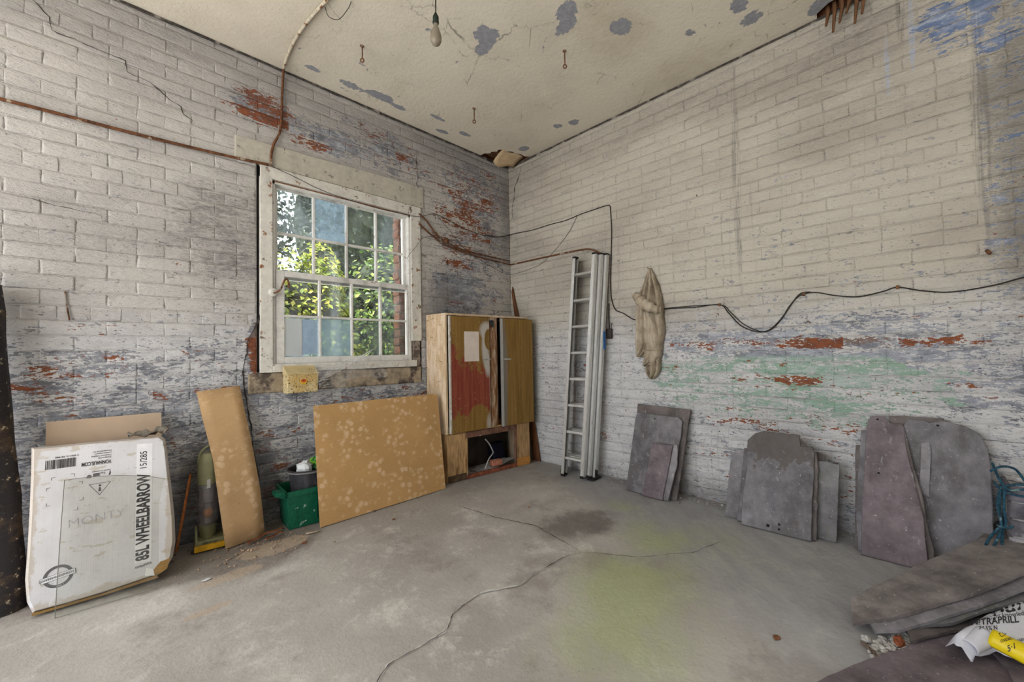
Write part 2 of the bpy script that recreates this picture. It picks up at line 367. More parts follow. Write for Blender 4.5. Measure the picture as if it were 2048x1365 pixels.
M_jshade = simple('joint_shade_plaster', srgb(74, 68, 64), .95, var=.3, scale=30, c2=srgb(150, 144, 136), thr=(.52, .6))
def build_wall(name, side, length, hole, skip, mat, matm, tmat, label):
    """tmat maps local (x along the wall 0..length away from the room corner, y into the wall, z up) to the world"""
    me = bpy.data.meshes.new(name)
    # joints: a sheet a little behind the brick faces, open at the window
    top = H - 0.014
    xs = sorted({0, length} | ({hole[0], hole[1]} if hole else set())); zs = sorted({-0.02, top} | ({hole[2], hole[3]} if hole else set()))
    m = MB()
    for i in range(len(xs) - 1):
        for j in range(len(zs) - 1):
            if hole and xs[i] >= hole[0] - 1e-6 and xs[i + 1] <= hole[1] + 1e-6 and zs[j] >= hole[2] - 1e-6 and zs[j + 1] <= hole[3] + 1e-6: continue
            m.add([tmat @ Vector(p) for p in ((xs[i], .0024, zs[j]), (xs[i + 1], .0024, zs[j]), (xs[i + 1], .0024, zs[j + 1]), (xs[i], .0024, zs[j + 1]))], [(0, 1, 2, 3)])
    wall = m.build(name, matm); struct(wall, label)
    # the bond: three stretcher courses, then one of headers
    places = []
    ncourse = int(H / COURSE)
    for c in range(ncourse + 1):
        z0 = c * COURSE; hh = COURSE - 0.0055
        if z0 + hh > H - 0.015: hh = H - 0.016 - z0
        if hh < 0.02: continue
        hdr = c % 5 == 2
        step = BL / 2 if hdr else BL
        x = -((c * 0.11625) % BL) if not hdr else -((c * 0.058) % step)
        while x < length:
            l = step - 0.0006; a, b = max(x, 0.0), min(x + l, length)
            x += step
            segs = [(a, b)]
            if hole and z0 + hh > hole[2] + 0.01 and z0 < hole[3] - 0.01:
                segs = []
                if a < hole[0] - 0.012: segs.append((a, min(b, hole[0] - 0.006)))
                if b > hole[1] + 0.012: segs.append((max(a, hole[1] + 0.006), b))
            for (p, q) in segs:
                if q - p < 0.03: continue
                if skip and skip(p, q, z0): continue
                places.append((p, z0, q - p, hh))
    def size_in_photo(pl):
        p, z0, l, hh = pl
        pts = [tmat @ Vector(t) for t in ((p, 0, z0), (p + l, 0, z0), (p + l, 0, z0 + hh), (p, 0, z0 + hh))]
        q = []
        for t in pts:
            d = t - CAM; f = d.dot(fw)
            if f < 0.05: return 0
            q.append((1024 + 808.9 * d.dot(crt) / f, 682.5 - 808.9 * d.dot(cup) / f))
        cx = sum(a for a, _ in q) / 4; cy = sum(b for _, b in q) / 4
        if not (-10 < cx < 2058 and -10 < cy < 1375): return 0
        return abs(sum(q[i][0] * q[(i + 1) % 4][1] - q[(i + 1) % 4][0] * q[i][1] for i in range(4)) / 2)
    order = sorted(range(len(places)), key=lambda i: -size_in_photo(places[i]))
    single = set(order[:300])
    NV = 10
    protos = {}
    for key, l in (('s', BL - 0.0006), ('h', BL / 2 - 0.0006)):
        for q in range(NV):
            vs_, fs = brick_verts(1.0 * l, COURSE - 0.0055, q + (100 if key == 'h' else 0))
            mm = bpy.data.meshes.new('brick'); mm.from_pydata(vs_, [], fs); mm.update(); mm.materials.append(mat)
            mm.polygons.foreach_set('use_smooth', [True] * len(mm.polygons)); protos[key, q] = (mm, l)
    bulk = MB()
    for i, (p, z0, l, hh) in enumerate(places):
        key = 's' if l > BL * 0.6 else 'h'; mm, l0 = protos[key, random.randrange(NV)]
        tilt = Matrix.Rotation(random.gauss(0.004, 0.018), 4, 'X') @ Matrix.Rotation(random.gauss(0, 0.0025), 4, 'Z') @ Matrix.Rotation(random.gauss(0, 0.005), 4, 'Y')
        loc = Matrix.Translation((p + l / 2, random.gauss(0, 0.0008), z0 + hh / 2 + random.gauss(0, .001) + .006 * mn.noise(Vector((p * .9, z0 * 1.7, 5.0)))))
        M_ = tmat @ loc @ tilt @ Matrix.Diagonal((l / l0, 1, hh / (COURSE - 0.0055), 1)) @ Matrix.Translation((-l0 / 2, 0, -(COURSE - 0.0055) / 2))
        if i in single:
            o = bpy.data.objects.new('brick', mm); o.matrix_world = M_; link(o, wall)
        else:
            bulk.add([M_ @ v.co for v in mm.vertices], [tuple(f.vertices) for f in mm.polygons])
    b = mesh_obj('brickwork', bulk.v, bulk.f, mat, wall, True); b['kind'] = 'stuff'
    # broken plaster strip coloured dark as the shade in the ceiling gap
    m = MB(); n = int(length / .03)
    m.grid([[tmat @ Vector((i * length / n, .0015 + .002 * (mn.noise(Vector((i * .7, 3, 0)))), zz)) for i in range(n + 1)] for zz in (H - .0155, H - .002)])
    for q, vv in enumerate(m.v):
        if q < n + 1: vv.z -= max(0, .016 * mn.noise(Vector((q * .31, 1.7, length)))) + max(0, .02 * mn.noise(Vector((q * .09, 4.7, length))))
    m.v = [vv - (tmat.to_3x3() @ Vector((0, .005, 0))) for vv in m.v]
    m.build('joint_shade', M_jshade, wall)
    return wall

# left wall: local x runs from the corner away along -X, local y (into the wall) = +Y
TL = Matrix(((-1, 0, 0, 0), (0, 1, 0, 0), (0, 0, 1, 0), (0, 0, 0, 1)))
TR = Matrix(((0, 1, 0, 0), (-1, 0, 0, 0), (0, 0, 1, 0), (0, 0, 0, 1)))
WH = (1.10, 2.335, 0.845, 2.49)          # hole: sill stone, window and lintel sit in it
def gone_left(p, q, z):
    # bricks knocked out low down beside the leaning board
    return (2.24 < p < 2.5 and 0.10 < z < 0.2) or (2.36 < p < 2.48 and 0.28 < z < 0.32)
wall_left = build_wall('wall_left', 'left', 4.4, WH, gone_left, MWL, MJL, TL, 'white painted brick wall with the sash window, paint peeling to blue and red brick')
wall_right = build_wall('wall_right', 'right', 4.4, None, None, MWR, MJR, TR, 'cream painted brick wall with a worn green band, slates leaning on it')

# solid wall behind the facing, outer jambs of raw brick
M_raw = simple('raw_red_brick', srgb(132, 84, 60), 0.9, var=0.25, scale=26, bump=0.004, c2=srgb(120, 108, 96), thr=(0.56, 0.66))
M_dark = simple('dark_void', srgb(26, 24, 23), 0.95)
m = MB()
for (x0, x1, z0, z1) in ((-4.4, -2.37, -.1, 3.4), (-1.12, 0.3, -.1, 3.4), (-2.37, -1.12, -.1, 0.86), (-2.37, -1.12, 2.45, 3.4)):
    m.box((x0, 0.034, z0), (x1, 0.235, z1))
m.build('outer_leaf', M_raw, wall_left)
m = MB().box((0.034, -4.4, -.1), (0.3, 0.034, 3.4)); m.build('outer_leaf', M_raw, wall_right)
for i in range(19):
    z0 = 0.93 + i * COURSE; l = 0.105 if i % 2 else 0.215
    vs_, fs = brick_verts(0.10, COURSE - .009, 300 + i, 0.1)
    M_ = Matrix.Translation((-1.175 + random.uniform(-.006, .006), 0.335, z0)) @ Matrix.Rotation(R(-90), 4, 'Z')
    o = mesh_obj('brick', [M_ @ v for v in vs_], fs, M_raw, wall_left, True)

# ------------------------------------------------------------------ ceiling
k = Mat('ceiling_distemper')
px, py, pz = k.xyz(k.pos()); P = k.vec(px, py, 0.0)
mid = k.nn(P, 6.5, 6, 0.7, dist=0.5); fine = k.nn(P, 30, 4, 0.7); big = k.nn(P, 1.1, 3)
pat = k.blobs(px, py, [(-1.36, -1.20, .10, .10, 2.2), (-1.30, -1.10, .06, .08, 1.8), (-2.034, -.152, .07, .03, 2), (-1.55, -.19, .13, .055, 2.4), (-1.77, -.165, .12, .05, 2.0), (-1.40, -.16, .12, .03, 1.7), (-1.08, -.25, .10, .03, 1.8), (-.92, -.10, .09, .035, 1.8), (-.75, -.205, .09, .03, 1.8), (-1.14, -1.64, .10, .09, 2.0), (-1.06, -1.58, .06, .1, 1.6), (-.80, -1.80, .10, .08, 2.0), (-.455, -2.09, .05, .04, 1.5), (-.46, -2.36, .10, .07, 2.2), (-.29, -2.39, .07, .08, 2.2), (-.09, -2.69, .1, .08, 2.0), (-.24, -.86, .06, .05, 2.0), (-.18, -.99, .06, .06, 2.0), (-.163, -.386, .06, .06, 2.0)])
fld = pat - 0.9 + mid * 1.15 + fine * 0.5
pm = k.sm(fld, 0.0, 0.04)
c = k.mix(k.sm(big + mid * 0.2, -0.5, 0.7), srgb(222, 214, 198), srgb(208, 200, 184))
damp = k.sm(k.blobs(px, py, [(-.8, -1.75, .5, .35, .9), (-.15, -1.9, .3, .5, .8), (-.6, -2.6, .5, .5, .5), (-1.5, -.35, .25, .2, .4)]) + mid * .25 - .2, 0, .9)
c = k.mix(damp * 0.45, c, srgb(170, 158, 128))
hair = k.sm(k.vor(k.vec(px + mid * 0.05, py + mid * 0.05, 0.0), 2.6, 'DISTANCE_TO_EDGE'), 0.008, 0.002) * k.sm(k.nn(P, 2.2, 3), 0.05, 0.5)
c = k.mix(hair * 0.65, c, srgb(96, 92, 86))
c = k.mix(k.sm(k.noise(P, 40, 3, 0.75), 0.68, 0.72) * 0.6, c, srgb(110, 105, 98))
c = k.mix(k.sm(fld, -0.1, 0.0) * (1.0 - pm) * 0.35, c, srgb(120, 112, 100))
c = k.mix(pm, c, k.mix(k.sm(fine, -0.6, 0.6), srgb(156, 157, 163), srgb(138, 140, 148)))
k.base(c).rough(0.85).bump(fine * 0.16, 0.006)
M_ceil = k.m
hole_c = ragged([(-.004, -.30), (-.10, -.27), (-.22, -.26), (-.33, -.20), (-.37, -.10), (-.40, -.004)], 0.012, 0.03, 3)[:-14]
out = [(-5.2, -5.6), (0.03, -5.6), (0.03, -2.95)] + [(-.02, -2.93), (-.075, -2.86), (-.10, -2.80), (-.09, -2.73), (-.045, -2.67), (0.03, -2.66)] + [(0.03, -.32)]
notch = [(-.012, -.315), (-.05, -.285), (-.11, -.292), (-.16, -.262), (-.205, -.27), (-.26, -.235), (-.30, -.245), (-.335, -.20), (-.318, -.17), (-.355, -.13), (-.345, -.09), (-.385, -.06), (-.395, .03)]
poly = [Vector((a, b, H)) for a, b in out + notch + [(-5.2, 0.03)]]
ceiling = MB().prism(poly, (0, 0, 0.022)).build('ceiling', M_ceil); struct(ceiling, 'cream distempered plaster ceiling flaking to grey')
M_lath = simple('old_lath_wood', srgb(120, 84, 56), 0.85, var=0.25, scale=20, bump=0.003, stretch=(1, 12, 12))
for i in range(9):
    y = -0.03 - i * 0.034
    MB().box((-.55, y - .013, H + .024 + .002 * (i % 3)), (.02, y + .013, H + .031 + .002 * (i % 3))).build('lath', M_lath, ceiling)
for i in range(6):
    a = -2.72 - i * .032
    MB().tube([(-.02 - .012 * (i % 3), a, H + .03), (-.05 - .01 * (i % 2), a - .004, H - .03), (-.045 - .012 * (i % 4), a + .01, H - .10 - .03 * ((i * 5) % 3))], [.012, .011, .006], 5).build('lath', M_lath, ceiling)
M_flap = simple('browned_lining_board', srgb(196, 172, 138), 0.85, var=0.08, scale=14, c2=srgb(150, 120, 84), thr=(.62, .7))
fl = MB(); rows = []
for i in range(6):
    s_ = i / 5; rows.append([Vector((-.30 + .27 * j / 6, -.245 + .16 * s_ + .02 * math.sin(j), H + .012 - .075 * s_ ** 1.5 - .02 * s_ * math.sin(j * .9))) for j in range(7)])
fl.grid(rows); o = fl.build('loose_panel', M_flap, ceiling, True)
o.modifiers.new('thickness', 'SOLIDIFY').thickness = 0.006
# joists above, and an unseen slab added over them to block light
M_joist = simple('sooty_joist', srgb(70, 56, 46), 0.9, var=.2, scale=12)
m = MB()
for i in range(11): m.box((-5.2, -0.2 - i * .45, H + .036), (.03, -0.15 - i * .45, H + .2))
m.build('joists', M_joist, ceiling)
blocker = MB().box((-5.4, -5.8, 3.28), (0.3, 0.3, 3.4)).build('light_block_slab', M_joist, ceiling)

# ------------------------------------------------------------------ floor
k = Mat('concrete_floor')
px, py, pz = k.xyz(k.pos()); P = k.vec(px, py, 0.0)
mid = k.nn(P, 4.0, 6, 0.72, dist=0.3); fine = k.nn(P, 34, 4, 0.7); big = k.nn(P, 0.8, 4, .55)
drag = k.nn(k.vec((px + py) * 0.8, (py - px) * 2.4, 0.0), 3.5, 6, 0.72)
c = k.mix(k.sm(big + mid * 0.3, -0.7, 0.8), srgb(162, 156, 150), srgb(196, 191, 184))
c = k.mix(k.sm(mid + fine * .35, 0.05, 0.8) * 0.75, c, srgb(214, 210, 204))
c = k.mix(k.sm(k.nn(k.scl(P, 1, 1, 1, (4, 9, 0)), 2.0, 5, .68) + fine * .2, 0.05, .6) * .5, c, srgb(136, 126, 120))
cool = k.sm(px * 0.9 - py * 0.55 + 0.0 - (0.15) + mid * .12, -0.15, 0.35)        # bluish trowelled screed towards the right-hand wall
c = k.mix(cool * 0.65, c, k.mix(k.sm(drag, -0.7, 0.8), srgb(146, 147, 150), srgb(168, 170, 174)))
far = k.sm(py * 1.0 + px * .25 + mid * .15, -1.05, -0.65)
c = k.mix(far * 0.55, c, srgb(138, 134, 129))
c = k.mix(k.sm(drag + mid * .3, .55, 1.2) * .5, c, srgb(112, 108, 106))
alg = k.sm(k.blobs(px, py, [(-.5, -1.53, .16, .22, .9), (-.74, -1.87, .3, .3, .9), (-.55, -2.15, .25, .25, .7), (-1.33, -1.92, .25, .3, .55), (-1.5, -2.2, .5, .35, .7), (-1.8, -2.3, .6, .4, .6), (-1.15, -2.0, .5, .35, .6), (-.95, -2.25, .4, .4, .4), (-1.6, -1.95, .5, .3, .35), (-.6, -2.5, .4, .4, .25)]) + mid * .5 + drag * .3 - .15, 0, 1.6)
c = k.mix(alg * 0.75, c, srgb(164, 172, 120))
dk = k.sm(k.blobs(px, py, [(-.95, -1.47, .36, .28, 1.0), (-.80, -1.62, .25, .2, .6), (-1.1, -1.4, .2, .2, .4)]) + mid * .6 + drag * .25 - .3, 0, .9)
c = k.mix(dk * 0.72, c, srgb(96, 88, 84))
dirt = k.sm(k.blobs(px, py, [(-2.5, -.25, .6, .35, 1.2), (-2.9, -.2, .8, .35, 1.2), (-2.35, -.45, .35, .25, .8), (-2.55, -.62, .3, .2, .6), (-1.6, -.1, .7, .3, .8), (-.3, -.05, .6, .3, .9), (-.02, -1.6, .2, 1.3, .8)]) + mid * .35 + fine * .2 - .35, 0, .7)
c = k.mix(dirt * 0.6, c, srgb(100, 88, 80))
tan = k.sm(k.blobs(px, py, [(-2.35, -.42, .25, .12, 1.1), (-2.6, -.6, .2, .08, 1.0), (-2.7, -.85, .15, .05, .9)]) + mid * .4 + fine * .2 - .45, 0, .2)
c = k.mix(tan * 0.6, c, srgb(190, 170, 148))
c = k.mix(k.sm(k.noise(P, 60, 3, .75), .69, .72) * .7, c, srgb(205, 203, 200))
c = k.mix(k.sm(k.noise(k.scl(P, 1, 1, 1, (3, 5, 0)), 50, 3, .75), .68, .72) * .6, c, srgb(90, 84, 80))
k.base(c).rough(k.sm(mid, -.8, .8, .62, .85)).bump(fine * .14, 0.006)
M_floor = k.m
rows = [[Vector((-6.0 + 6.06 * i / 40, -6.0 + 6.06 * j / 40, 0)) for i in range(41)] for j in range(41)]
for r_ in rows:
    for p in r_:
        if p.x < -.05 and p.y < -.05: p.z = -0.004 * (1 + mn.noise(p * 1.3))
floor = MB().grid(rows).build('floor', M_floor, None, True); struct(floor, 'grey concrete floor with green algae stains and cracks')
M_ground = simple('outside_ground', srgb(200, 199, 196), 0.95, var=.08, scale=3)  # ground colour raised to bounce daylight up to the ceiling
g = MB().box((-40, -40, -.4), (40, 40, -.06)).build('ground', M_ground); struct(g, 'ground outside the shed, made pale to bounce light inside')
# wall behind the camera, with the rest of the open front on the left
M_plain = simple('limewashed_brick', srgb(190, 184, 174), 0.9, var=.08, scale=8, bump=.004)
wb = MB().box((-5.2, -5.9, 0), (0.3, -5.6, 3.3)).build('wall_back', M_plain); struct(wb, 'limewashed rear wall')

# unseen left end wall, added to steer daylight through a doorway by the window
we = MB().box((-5.4, -5.9, 0), (-5.2, -3.5, 3.3)); we.box((-5.4, -3.5, 2.75), (-5.2, 0.3, 3.3)); we = we.build('wall_daylight_baffle', M_plain); struct(we, 'unseen limewashed end wall added to shape the daylight from its doorway')

# cracks: narrow open seams
M_crack = simple('open_crack', srgb(62, 55, 51), 0.95, var=.2, scale=60)
M_pcrack = simple('chalky_crack', srgb(205, 203, 198), 0.95, var=.1, scale=60)
def crack(parent, pts, wdt, axis, mat=M_crack, lift=0.003, seed=0, jag=0.006):
    """pts on the plane; axis 'L','R','F','C' tells which plane"""
    P_ = []
    for i in range(len(pts) - 1):
        a, b = Vector(pts[i]), Vector(pts[i + 1]); n = max(2, int((b - a).length / 0.02))
        for j in range(n):
            t = j / n; q = a + (b - a) * t; d = (b - a).normalized()
            P_.append(q + Vector((-d.y, d.x)) * jag * (mn.noise(Vector((q.x * 23, q.y * 23, seed))) + .7 * mn.noise(Vector((q.x * 70, q.y * 70, seed)))))
    P_.append(Vector(pts[-1])); vs_ = []; fs = []
    for i, q in enumerate(P_):
        d = (P_[min(i + 1, len(P_) - 1)] - P_[max(i - 1, 0)]).normalized(); nn_ = Vector((-d.y, d.x))
        ww = wdt * (0.25 + 0.75 * abs(mn.noise(Vector((q.x * 17, q.y * 17, seed + 3)))) * 2) * min(1, .3 + i / 5, .3 + (len(P_) - 1 - i) / 5) * .5
        for s_ in (-1, 1):
            e = q + nn_ * ww * s_
            vs_.append({'L': (e.x, -lift, e.y), 'R': (-lift, e.x, e.y), 'F': (e.x, e.y, lift), 'C': (e.x, e.y, H - lift)}[axis])
    for i in range(len(P_) - 1): fs.append((2 * i, 2 * i + 1, 2 * i + 3, 2 * i + 2))
    return mesh_obj('crack', vs_, fs, mat, parent)
crack(wall_left, [(-3.36, 2.90), (-3.291, 2.854), (-3.234, 2.80), (-3.228, 2.738), (-3.15, 2.73), (-2.961, 2.715), (-2.951, 2.655), (-2.858, 2.642), (-2.80, 2.60), (-2.771, 2.579), (-2.72, 2.56), (-2.71, 2.52), (-2.655, 2.492)], .0065, 'L', seed=1)
crack(wall_left, [(-2.303, 1.513), (-2.316, 1.42), (-2.316, 1.348), (-2.35, 1.25), (-2.385, 1.184), (-2.39, 1.1), (-2.413, .978), (-2.40, .86), (-2.381, .706), (-2.365, .60), (-2.359, .48), (-2.318, .28)], .011, 'L', seed=2, lift=.005)
crack(wall_left, [(-1.125, 2.86), (-1.13, 2.75), (-1.115, 2.62), (-1.14, 2.5)], .008, 'L', seed=3)
crack(wall_left, [(-.72, 2.86), (-.70, 2.78), (-.66, 2.72)], .007, 'L', seed=4)
crack(wall_left, [(-3.35, 1.87), (-3.2, 1.85), (-3.05, 1.84), (-3.04, 1.80)], .004, 'L', seed=8)
crack(wall_right, [(-.19, 3.0), (-.17, 2.92), (-.09, 2.80), (-.08, 2.68), (-.05, 2.60), (-.05, 2.50), (-.02, 2.46)], .010, 'R', seed=5)
crack(floor, [(-1.30, -.70), (-1.265, -.752), (-1.229, -1.047), (-1.149, -1.324), (-1.192, -1.553), (-1.225, -1.73)], .008, 'F', seed=6, lift=.001)
crack(floor, [(-1.225, -1.73), (-1.308, -1.694), (-1.567, -1.682), (-1.669, -1.696)], .006, 'F', seed=7, lift=.001)
crack(floor, [(-1.45, -1.69), (-1.567, -1.682), (-1.669, -1.696), (-1.838, -1.611), (-1.93, -1.62)], .014, 'F', M_pcrack, seed=7, lift=.0008)
crack(floor, [(-1.838, -1.611), (-2.012, -1.642), (-2.094, -1.705), (-2.224, -1.702), (-2.328, -1.695), (-2.387, -1.74), (-2.5, -1.83)], .006, 'F', seed=9, lift=.001)
crack(floor, [(-2.012, -1.642), (-2.094, -1.705), (-2.224, -1.702), (-2.328, -1.695), (-2.42, -1.77)], .010, 'F', M_pcrack, seed=11, lift=.0008)
crack(floor, [(-1.225, -1.73), (-1.067, -1.977), (-.825, -2.162), (-.62, -2.219)], .005, 'F', seed=10, lift=.001)
# ------------------------------------------------------------------ window
def paint_wood(name, c, chip, amount=.56, rust=None):
    k = Mat(name); o = k.pos(); f = k.noise(o, 30, 5, .65)
    base = k.ramp(f, [(.3, tuple(x * .78 for x in c[:3]) + (1,)), (.7, c)])
    g = k.noise(k.scl(o, 1, 1, 1, (3, 1, 8)), 16, 8, .7)
    base = k.mix(k.sm(g, amount, amount + .03), base, chip)
    base = k.mix(k.sm(k.noise(k.scl(o, 1, 1, .3), 7, 5, .6), .5, .75) * .5, base, srgb(120, 112, 104))
    if rust: base = k.mix(k.sm(k.noise(k.scl(o, 1, 1, 1, (9, 9, 9)), 22, 6, .7), .60, .64), base, rust)
    k.base(base).rough(.6).bump(g * -.6 + f * .2, .003); return k.m
M_frame = paint_wood('white_frame_paint', srgb(228, 224, 215), srgb(120, 104, 90), .61, srgb(142, 98, 66))
M_sash = paint_wood('sash_paint', srgb(236, 233, 228), srgb(150, 132, 116), .62)
M_lintel = paint_wood('lintel_paint', srgb(198, 192, 178), srgb(120, 114, 108), .60)
M_stone = simple('sill_stone', srgb(166, 150, 128), .9, var=.22, scale=18, bump=.006, c2=srgb(84, 74, 68), thr=(.48, .60))

lint = MB().prism([Vector((x, -.010, z)) for x, z in ((-2.455, 2.345), (-1.07, 2.345), (-1.068, 2.53), (-1.5, 2.522), (-2.0, 2.502), (-2.455, 2.49))], (0, .12, 0)).build('trim_1', M_lintel, None, bevel=.004)
struct(lint, 'cream painted timber lintel over the sash window')
sill = MB().prism([Vector((x, -.012, z)) for x, z in ((-2.385, .835), (-1.115, .83), (-1.11, .965), (-2.385, .965))], (0, .2, 0)).build('trim_2', M_stone, None, bevel=.008)
struct(sill, 'stained brown stone sill under the sash window')

win = bpy.data.objects.new('window_1', None); win.location = (-1.7, 0, .97); link(win); struct(win, 'sixteen-pane white sash window with dirty glass')
WI = Matrix.Translation((1.7, 0, -.97))
def wpart(mb, name, mat, parent=win, **kw):
    mb.v = [WI @ v for v in mb.v]; return mb.build(name, mat, parent, **kw)
# casing: four boards, the left one standing off the brickwork by a dark gap
wpart(MB().box((-2.318, -.016, .968), (-2.245, .09, 2.335)), 'casing', M_frame, bevel=.003)
wpart(MB().box((-1.197, -.014, 1.185), (-1.105, .09, 2.335)), 'casing', M_frame, bevel=.003)
wpart(MB().box((-1.187, -.006, .968), (-1.118, .09, 1.185)), 'casing', paint_wood('bare_casing_wood', srgb(150, 138, 128), srgb(90, 80, 74), .5), bevel=.003)
wpart(MB().box((-2.318, -.02, 2.262), (-1.105, .09, 2.340)), 'casing', M_frame, bevel=.003)
wpart(MB().box((-2.245, -.026, .968), (-1.16, .09, 1.022)), 'window_board', M_frame, bevel=.004)
for (a, b) in ((-2.245, -2.226), (-1.216, -1.197)):
    wpart(MB().box((a, .0, 1.02), (b, .06, 2.262)), 'stop_bead', M_sash, bevel=.002)
wpart(MB().box((-2.245, .0, 2.238), (-1.197, .06, 2.262)), 'stop_bead', M_sash, bevel=.002)
wpart(MB().box((-2.24, -.004, 2.252), (-1.20, .002, 2.258)), 'rust_streak', simple('rust_run', srgb(136, 92, 60), .9, var=.3, scale=60))
def glass(name, tint, dust, dcol, scale=9, lo=.35, hi=.75, rough=.05):
    k = Mat(name); o = k.pos(); t = k.t
    f = k.sm(k.noise(k.scl(o, 1, 1, .8), scale, 7, .7), lo, hi, dust[0], dust[1]); sp = k.sm(k.noise(o, 150, 3, .7), .60, .68) * .45
    fac = k.mi(f + sp * dust[1], 1.0)
    tr = k.n('ShaderNodeBsdfTransparent'); tr.inputs[0].default_value = tint
    df = k.n('ShaderNodeBsdfDiffuse'); df.inputs[0].default_value = dcol
    tl = k.n('ShaderNodeBsdfTranslucent'); tl.inputs[0].default_value = dcol
    a = k.n('ShaderNodeMixShader'); a.inputs[0].default_value = .6; t.links.new(df.outputs[0], a.inputs[1]); t.links.new(tl.outputs[0], a.inputs[2])
    b = k.n('ShaderNodeMixShader'); t.links.new(fac.s, b.inputs[0]); t.links.new(tr.outputs[0], b.inputs[1]); t.links.new(a.outputs[0], b.inputs[2])
    gl = k.n('ShaderNodeBsdfGlossy'); gl.inputs[1].default_value = rough
    fr = k.n('ShaderNodeFresnel'); fr.inputs[0].default_value = 1.45
    e = k.n('ShaderNodeMixShader'); t.links.new((X(t, fr.outputs[0]) * .8).s, e.inputs[0]); t.links.new(b.outputs[0], e.inputs[1]); t.links.new(gl.outputs[0], e.inputs[2])
    t.links.new(e.outputs[0], k.out.inputs[0]); return k.m
G = {'c': glass('old_glass', (.93, .95, .94, 1), (.0, .09), (.62, .68, .72, 1)),
     'm': glass('dusty_glass', (.9, .93, .93, 1), (.02, .28), (.60, .68, .74, 1)),
     'b': glass('blue_hazy_glass', (.86, .91, .95, 1), (.10, .55), (.50, .64, .76, 1), 7, .35, .7),
     'f': glass('frosted_grime_glass', (.8, .88, .9, 1), (.40, .85), (.34, .43, .47, 1), 14, .3, .7),
     'd': glass('dark_dusty_glass', (.8, .83, .82, 1), (.04, .26), (.34, .38, .38, 1), 9, .3, .75)}
def sash(zs, x0, x1, z0, z1, y0, y1, rails, kinds, bar=.016):
    s_ = bpy.data.objects.new('sash', None); link(s_, win); s_.location = (0, 0, 0)
    sl, sr, sb, st = rails
    def pt(mb, n, **kw): return wpart(mb, n, M_sash, s_, **kw)
    pt(MB().box((x0 - sl, y0, z0 - sb), (x0, y1, z1 + st)), 'stile', bevel=.003)
    pt(MB().box((x1, y0, z0 - sb), (x1 + sr, y1, z1 + st)), 'stile', bevel=.003)
    pt(MB().box((x0, y0, z0 - sb), (x1, y1, z0)), 'rail', bevel=.003)
    pt(MB().box((x0, y0, z1), (x1, y1, z1 + st)), 'rail', bevel=.003)
    dx = (x1 - x0) / 4; yg = (y0 + y1) / 2 + .004
    for i in (1, 2, 3): pt(MB().box((x0 + i * dx - bar / 2, y0 + .003, z0), (x0 + i * dx + bar / 2, y1 - .003, z1)), 'glazing_bar', bevel=.003)
    for i in range(4):
        pt(MB().box((x0 + i * dx + bar / 2, y0 + .003, zs - bar / 2), (x0 + (i + 1) * dx - bar / 2, y1 - .003, zs + bar / 2)), 'glazing_bar', bevel=.003)
    for r_ in range(2):
        for i in range(4):
            kk = kinds[r_][i]
            a, b = x0 + i * dx + bar / 2, x0 + (i + 1) * dx - bar / 2
            c_, d_ = (zs + bar / 2, z1) if r_ == 0 else (z0, zs - bar / 2)
            wpart(MB().box((a, yg, c_), (b, yg + .003, d_)), 'pane', G[kk], s_)
    return s_
# upper sash in the outer track, lower sash in front of it
sash(1.925, -2.20, -1.240, 1.632, 2.232, .046, .082, (.026, .04, .03, .03), ('mbcm', 'cccm'))
s2 = sash(1.350, -2.170, -1.234, 1.068, 1.618, .004, .042, (.05, .03, .045, .04), ('cccm', 'bfdd'))
# white card and blue sheet stuck over the lowest left pane
M_card = glass('white_card', (1, 1, 1, 1), (1.0, 1.0), (.93, .93, .92, 1)); M_bcard = glass('pale_blue_card', (.8, .9, 1, 1), (.75, 1.0), (.62, .74, .86, 1), 12, .4, .6)
wpart(MB().box((-2.166, .014, 1.075), (-2.055, .020, 1.335)), 'card', M_card, s2)
wpart(MB().box((-2.06, .016, 1.085), (-1.955, .022, 1.33)), 'card', M_bcard, s2)
# curled iron stay hook on the left casing
M_rust = simple('rusty_iron', srgb(112, 74, 50), .85, var=.35, scale=50, bump=.003, c2=srgb(150, 140, 128), thr=(.56, .62))
wpart(MB().box((-2.336, .012, .97), (-2.319, .03, 2.34)), 'gap_shade', M_dark)  # black strip standing in for the shade inside the casing gap
hk = thing('iron_hook', 'curled rusty iron hook on a round plate on the left window casing', 'hook', (-2.243, -.02, 1.499))
hk.parent = None
MB().lathe([(0, 0), (.026, 0), (.03, .004), (.02, .010), (0, .012)], 18, Matrix.Translation((0, 0.002, 0)) @ Matrix.Rotation(R(90), 4, 'X')).build('plate', M_frame, hk, True)
MB().tube(curve_pts([(0, 0, 0), (.006, -.03, -.004), (.03, -.05, .02), (.045, -.05, .06), (.06, -.045, .088), (.075, -.04, .085), (.083, -.036, .06), (.082, -.034, .03)], 6), [.006] * 43, 8).build('arm', M_rust, hk, True)
